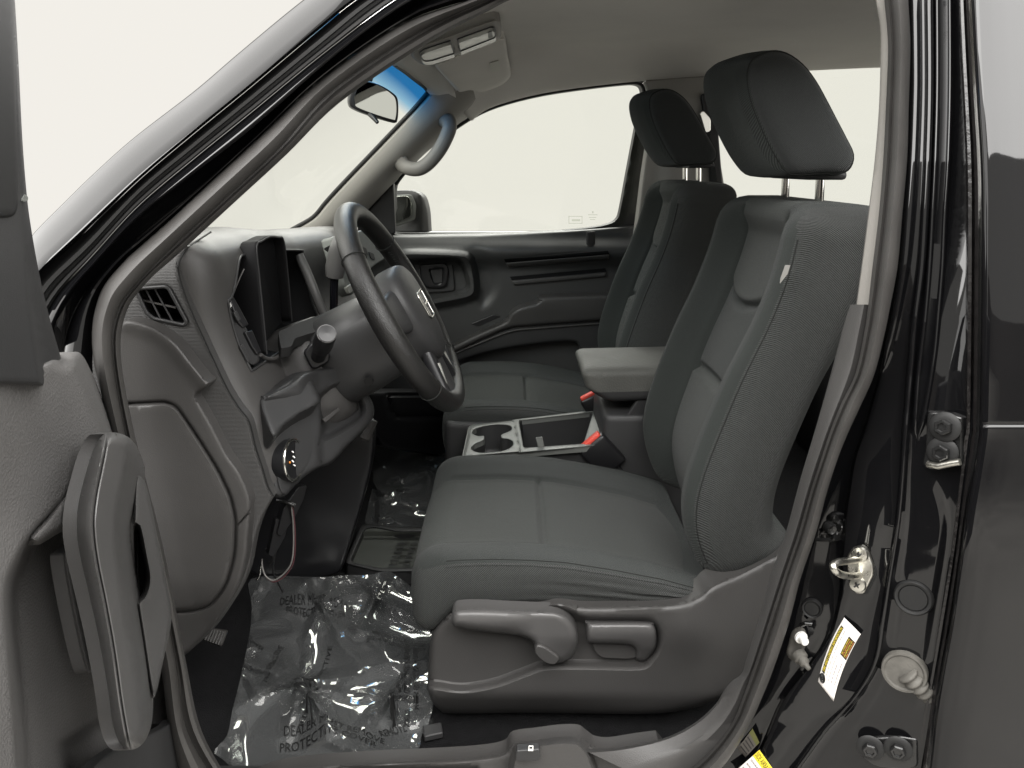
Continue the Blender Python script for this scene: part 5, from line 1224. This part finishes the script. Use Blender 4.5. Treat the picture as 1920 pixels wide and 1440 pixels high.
spatch(o1, m1_, .14, .42, .60, .97, M['ink'], 'label_panel')
for k in range(4): stext(o1, m1_, ('SEE OWNER MANUAL', 'FOR ADDITIONAL', 'INFORMATION ON', 'TIRE LOADING')[k], .16, .40, .63+.085*k, .69+.085*k, (M['yellow'], M['orange'])[k % 2])
sprint(o1, m1_, .12, .82, .32, .35, M['paper_ink'], 'small_print')
sprint(o1, m1_, .46, .86, .48, .51, M['paper_ink'], 'small_print')
sprint(o1, m1_, .56, .84, .64, .68, M['paper_ink'], 'small_print')
sprint(o1, m1_, .50, .86, .83, .87, M['paper_ink'], 'small_print')
for t in (.26, .41, .57, .75): spatch(o1, m1_, .45 if t > .5 else .10, .96, t, t+.012, M['paper_ink'], 'label_rule')
S = np.linspace(0, 2*math.pi, 25)[:-1]
for r_ in (.055, .038, .018): tube('tyre_symbol', m1_(.90 + r_*np.cos(S), .17 + r_*2.6*np.sin(S), .0008), .0009, M['ink'], o1, n=5, closed=True)
o2, m2_ = sticker('airbag_label', (1360,1462), (1424,1406), (1448,1440), (1392,1500), 'white and yellow side airbag sticker at the sill', off=.004)
spatch(o2, m2_, 0, 1, .80, 1.0, M['yellow'], 'label_band')
# yellow heading runs down the label's long right edge
def sdown(par, mp, body_, s0, s1, t0, t1, m):
    V, Fc = textmesh(body_, 1.0); x = V[:, 0]; y = V[:, 1]; x = (x-x.min())/(x.max()-x.min()); y = (y-y.min())/(y.max()-y.min())
    return mk('lettering', mp(s0 + (s1-s0)*x, t0 + (t1-t0)*y, .0008), Fc, m, par, False)
sdown(o2, m2_, 'SIDE AIRBAG', .05, .95, .84, .96, M['ink'])
for k in range(5): sprint(o2, m2_, .08, .9, .70-.12*k, .74-.12*k, M['paper_ink'], 'small_print')
o3, m3_ = sticker('label_reflection', (1383,1403), (1411,1366), (1424,1392), (1398,1420), 'painted reflection of the airbag sticker in the gloss black pillar', off=-.006)  # airbag sticker's reflection in the gloss paint, built as a dim second label
o3.data.materials[0] = mat('reflected_paper', (.10, .09, .08), .5, .4)
spatch(o3, m3_, 0, 1, .78, 1.0, mat('reflected_yellow', (.10, .10, .03), .5, .4), 'label_band')
for k in range(4): sprint(o3, m3_, .1, .9, .60-.16*k, .66-.16*k, M['ink'], 'small_print')

# ================================================================== foot well
from mathutils import noise as mnoise
M['film'] = None
def film_mat(name, haze):
    m = bpy.data.materials.new(name); m.use_nodes = True; nt = m.node_tree; N = nt.nodes; L = nt.links
    b = N['Principled BSDF']; b.inputs['Base Color'].default_value = (.7, .72, .72, 1); b.inputs['Roughness'].default_value = .09; b.inputs['Specular IOR Level'].default_value = .9
    tc = N.new('ShaderNodeTexCoord'); nz = N.new('ShaderNodeTexNoise'); nz.inputs['Scale'].default_value = 11; nz.inputs['Detail'].default_value = 1.0
    L.new(tc.outputs['Object'], nz.inputs['Vector']); bp = N.new('ShaderNodeBump'); bp.inputs['Strength'].default_value = .35; bp.inputs['Distance'].default_value = .006
    L.new(nz.outputs[0], bp.inputs['Height']); L.new(bp.outputs[0], b.inputs['Normal'])
    tr = N.new('ShaderNodeBsdfTransparent'); tr.inputs[0].default_value = (.93, .95, .95, 1)
    gl = N.new('ShaderNodeBsdfGlossy'); gl.inputs['Roughness'].default_value = .07; gl.inputs[0].default_value = (.9, .9, .88, 1); L.new(bp.outputs[0], gl.inputs['Normal'])
    lw = N.new('ShaderNodeLayerWeight'); lw.inputs[0].default_value = .35; L.new(bp.outputs[0], lw.inputs['Normal'])
    ma = N.new('ShaderNodeMath'); ma.operation = 'MULTIPLY_ADD'; ma.inputs[1].default_value = .22; ma.inputs[2].default_value = .022; L.new(lw.outputs['Fresnel'], ma.inputs[0])
    m1 = N.new('ShaderNodeMixShader'); m1.inputs[0].default_value = haze; L.new(tr.outputs[0], m1.inputs[1]); L.new(b.outputs[0], m1.inputs[2])
    m2 = N.new('ShaderNodeMixShader'); L.new(ma.outputs[0], m2.inputs[0]); L.new(m1.outputs[0], m2.inputs[1]); L.new(gl.outputs[0], m2.inputs[2])
    L.new(m2.outputs[0], N['Material Output'].inputs[0]); return m
M['film'] = film_mat('clear_crinkled_film', .10)
def film(name, outline, z0, amp, seed, label, step=5.0, group=None):
    O = np.array(outline, float); pl = PL((0, 0, z0), (0, 0, 1))
    r = np.random.default_rng(seed)
    # creases: folds meeting at pinch points, plus ridged noise
    pin = r.uniform(O.min(0), O.max(0), (7, 2)); ang = r.uniform(0, math.pi, 26); src = r.integers(0, 7, 26)
    def hgt(u, v):
        q = pl(u, v, 0.); x, y = q[:, 0], q[:, 1]; h = np.zeros(len(x))
        for i in range(len(x)):
            p = Vector((x[i]*3.6, y[i]*3.6, seed)); pv = p*1.3; wv = Vector((mnoise.noise(pv+Vector((5.1, 1.7, 9.2))), mnoise.noise(pv+Vector((2.3, 8.4, 4.6))), mnoise.noise(pv+Vector((7.7, 3.9, 1.1)))))*.25
            a = 1-abs(mnoise.noise(p+wv))*2.0; b = 1-abs(mnoise.noise(p*1.7+wv*1.5+Vector((9, 3, 1))))*2.4
            h[i] = .50*a + .30*max(b, 0)**1.3 + .25*mnoise.noise(p*.8+Vector((2,5,7)))
        for k in range(26):
            d = np.array((math.cos(ang[k]), math.sin(ang[k]))); px, py = u-pin[src[k], 0], v-pin[src[k], 1]
            al = px*d[0] + py*d[1]; ac = np.abs(-px*d[1] + py*d[0]); L = 60 + 90*((k*37) % 10)/10
            h = h + .30*np.clip(1-ac/(7+.16*np.abs(al)), 0, 1)*np.clip(1-np.abs(al)/L, 0, 1)
        return amp*np.clip(h+.1, 0, 1.6)
    o = relief(name, pl, O, M['film'], None, h=hgt, step=step, back=0, deg=28)
    tag(o, label, 'plastic film')
    me = o.data; bv = BVHTree.FromPolygons([v.co for v in me.vertices], [p.vertices for p in me.polygons])
    return o, pl, bv
fo = crom([(470,1086),(540,1080),(600,1082),(651,1078),(690,1078),(727,1071),(752,1086),(775,1106),(782,1140),(800,1170),(812,1198),(816,1260),(814,1312),(803,1358),(790,1380),(782,1406),(732,1426),(680,1440),(640,1456),(560,1470),(470,1462),(418,1424),(402,1408),(426,1378),(436,1330),(447,1288),(460,1230),(469,1180),(472,1136)], 4, True)
f1, fpl, fbv = film('floor_film', fo, .012, .066, 3, 'crumpled clear protective film with black print on the driver floor')
def ftext(body_, a, b, hgt_px, par=f1, m=M['ink'], pl=fpl, bv=fbv):
    """print laid on the film from pixel a to pixel b"""
    a, b = np.array(a, float), np.array(b, float); V, Fc = textmesh(body_, 1.0); L = V[:, 0].max()
    ex = (b-a)/L; ey = np.array((ex[1], -ex[0])); ey = ey/np.linalg.norm(ey)*hgt_px
    P = a + V[:, :1]*ex + V[:, 1:2]*ey; q = pl(P[:, 0], P[:, 1], 0.); Q = []
    for p in q:
        h = bv.ray_cast(Vector((p[0], p[1], .5)), Vector((0, 0, -1)))[0]
        Q.append((p[0], p[1], (h.z if h is not None else p[2]) + .0025))
    mk('lettering', Q, Fc, m, par, False)
T1, T2 = 'DEALER MUST REMOVE', 'PROTECTIVE COVER'
ftext(T1, (534,1410), (722,1420), 19); ftext(T2, (526,1431), (708,1436), 19)
ftext(T1, (526,1160), (672,1180), 16); ftext(T2, (538,1174), (650,1192), 15)
ftext(T1, (798,1236), (690,1228), 14); ftext(T2, (798,1220), (700,1216), 13)
ftext(T1, (769,1372), (770,1216), 15); ftext(T2, (786,1340), (785,1236), 13)
ftext('COVER', (566,1368), (596,1318), 17); ftext('REMOVE', (572,1404), (604,1338), 14); ftext('PROTECTIVE', (596,1330), (626,1238), 13)
ftext('PROTECTIVE', (742,1372), (764,1300), 14); ftext('REMOVE', (716,1404), (764,1376), 17)
ftext('COVER', (735,1104), (778,1118), 12); ftext('MUST REMOVE', (737,1122), (780,1134), 12)
ftext('PROTECTIVE', (506,1330), (536,1244), 14); ftext('REMOVE', (500,1252), (466,1238), 12)
f2, _, _ = film('floor_film', crom([(700,838),(740,836),(800,836),(850,836),(862,848),(856,872),(838,900),(824,940),(812,990),(760,990),(690,985),(690,950),(700,905),(696,870)], 4, True), .012, .030, 11, 'clear protective film on the far passenger floor', step=5)
# floor tray between the foot wells
tr_ = thing('floor_tray', 'black shallow storage tray on the floor with slotted mat', 'tray', w(720,1030,1.1))
tp = PL((0, 0, .05), (0, 0, 1))
to = roundpoly([(676,983),(700,981),(745,988),(800,987),(800,1072),(712,1073),(646,1057)], [10,8,12,4,4,10,8])
ti = roundpoly([(684,992),(704,990),(745,998),(796,997),(796,1064),(712,1065),(657,1053)], [8,8,12,4,4,10,8])
relief('tray_rim', tp, to, M['plastic_dark'], tr_, h=lambda u, v: 0*u, step=8, er=3, eh=.006, back=.05, holes=[ti])
relief('tray_mat', PL((0, 0, .030), (0, 0, 1)), ti, mat('tray_rubber', (.060,.064,.056), .6, .3, bump=.3, bscale=500), tr_, h=lambda u, v: .02*ss(1010, 992, v) - .006*np.exp(-((u-757)/20.)**2)*(np.sin(v/2.1) > .3), step=4, back=.004)
for k in range(6):
    for (ua, ub) in ((744-3*k, 760-3*k), (770-3*k, 782-3*k)):
        P = [(ua, 1018+8*k), (ub, 1017+8*k), (ub, 1020+8*k), (ua, 1021+8*k)]
        q = np.array(P, float); mk('slot', PL((0,0,.0335),(0,0,1))(q[:, 0], q[:, 1], 0.), [(0,1,2,3)], M['ink'], tr_, False)
# pedals
def pedal(name, lab, outline, n, ctr, arm_to, ribs=7):
    p = thing(name, lab, 'pedal', ctr); pl = PL(ctr, n)
    relief('pad', pl, outline, M['rubber_dark'], p, h=lambda u, v: .0, step=5, er=4, eh=.004, back=.014) if False else None
    O = np.array(outline, float); slab('pad', pl, outline, -.008, .004, M['rubber'], p, .004)
    c = O.mean(0); e = O[1]-O[0]
    for k in range(ribs):
        f = (k+.8)/(ribs+.6); a = O[0]*(1-f) + O[3]*f; b = O[1]*(1-f) + O[2]*f; a, b = a + (b-a)*.10, b + (a-b)*.10
        tube('rib', [Vector(pl(np.array([a[0]]), np.array([a[1]]), .0045)[0]), Vector(pl(np.array([b[0]]), np.array([b[1]]), .0045)[0])], .0022, M['rubber'], p, n=6)
    tube('pedal_arm', [Vector(ctr) - Vector(pl.n)*.006, Vector(ctr)*.5 + Vector(arm_to)*.5 + Vector((-.02,0,0)), Vector(arm_to)], .009, M['steel_black'], p, n=8)
pedal('parking_brake_pedal', 'ribbed rubber foot brake pedal beside the kick panel', [(374,1200),(384,1177),(424,1183),(412,1214)], (.75,-.45,.5), w(399,1194,.46), (-.85,.45,.40))
pedal('brake_pedal', 'ribbed metal edged brake pedal under the column', [(672,824),(692,786),(703,790),(686,828)], (.8,-.55,.2), w(687,808,.66), (-.7,.66,.52), 4)
# hanging wires and connector under the dash
wr = thing('wiring_loom', 'black plug with loose white and pink wires hanging under the dash', 'wiring', w(520,1000,.55))
def wire(pts, r, m, nm='wire'):
    c = crom(pts, 6); tube(nm, W(c[:, 0], c[:, 1], c[:, 2]), r, m, wr, n=8)
bx = PL(w(535,950,.56), (.6,-.8,.1))
slab('plug', bx, roundpoly([(524,948),(552,908),(568,906),(562,930),(545,965),(520,1000),(512,996)], 3), -.012, .010, M['plastic_black'], wr, .003)
slab('plug', bx, roundpoly([(512,968),(534,976),(530,1000),(508,1040),(498,1036)], 3), -.012, .004, M['plastic_black'], wr, .003)
tube('tie', [w(520,938,.545), w(540,942,.54), w(552,948,.545)], .004, M['steel_black'], wr, n=8)
wire([(546,945,.545),(550,985,.55),(550,1030,.55),(545,1058,.55),(530,1078,.55),(512,1088,.55),(498,1080,.55),(492,1062,.56),(492,1048,.57)], .0015, M['wire_white'])
wire([(548,945,.55),(553,990,.552),(553,1034,.553),(548,1060,.553),(533,1081,.553),(514,1091,.553),(500,1084,.55)], .0012, M['wire'])
wire([(540,950,.56),(528,1000,.56),(518,1030,.56),(512,1070,.56),(520,1090,.57),(530,1110,.58)], .0018, M['rubber_dark'])
wire([(498,1030,.56),(508,1034,.555),(512,1048,.555),(506,1056,.56)], .003, M['rubber_dark'])
tube('clip', [w(489,1060,.57), w(487,1078,.57), w(482,1088,.57)], .0025, M['chrome'], wr, n=8)
# seat rail end by the sill
rl_ = thing('seat_rail_cover', 'small grey seat rail end plate on the carpet', 'rail cover', w(810,1380,.36))
zp = PL((0, 0, .02), (0, 0, 1))
slab('rail_plate', zp, roundpoly([(792,1370),(828,1364),(831,1384),(796,1392)], 3), -.01, .002, M['plastic_dark'], rl_, .003)
box('rail_stop', w(804,1372,.37) + Vector((0,0,.008)), (.010, .012, .012), M['ink'], rl_, .003)
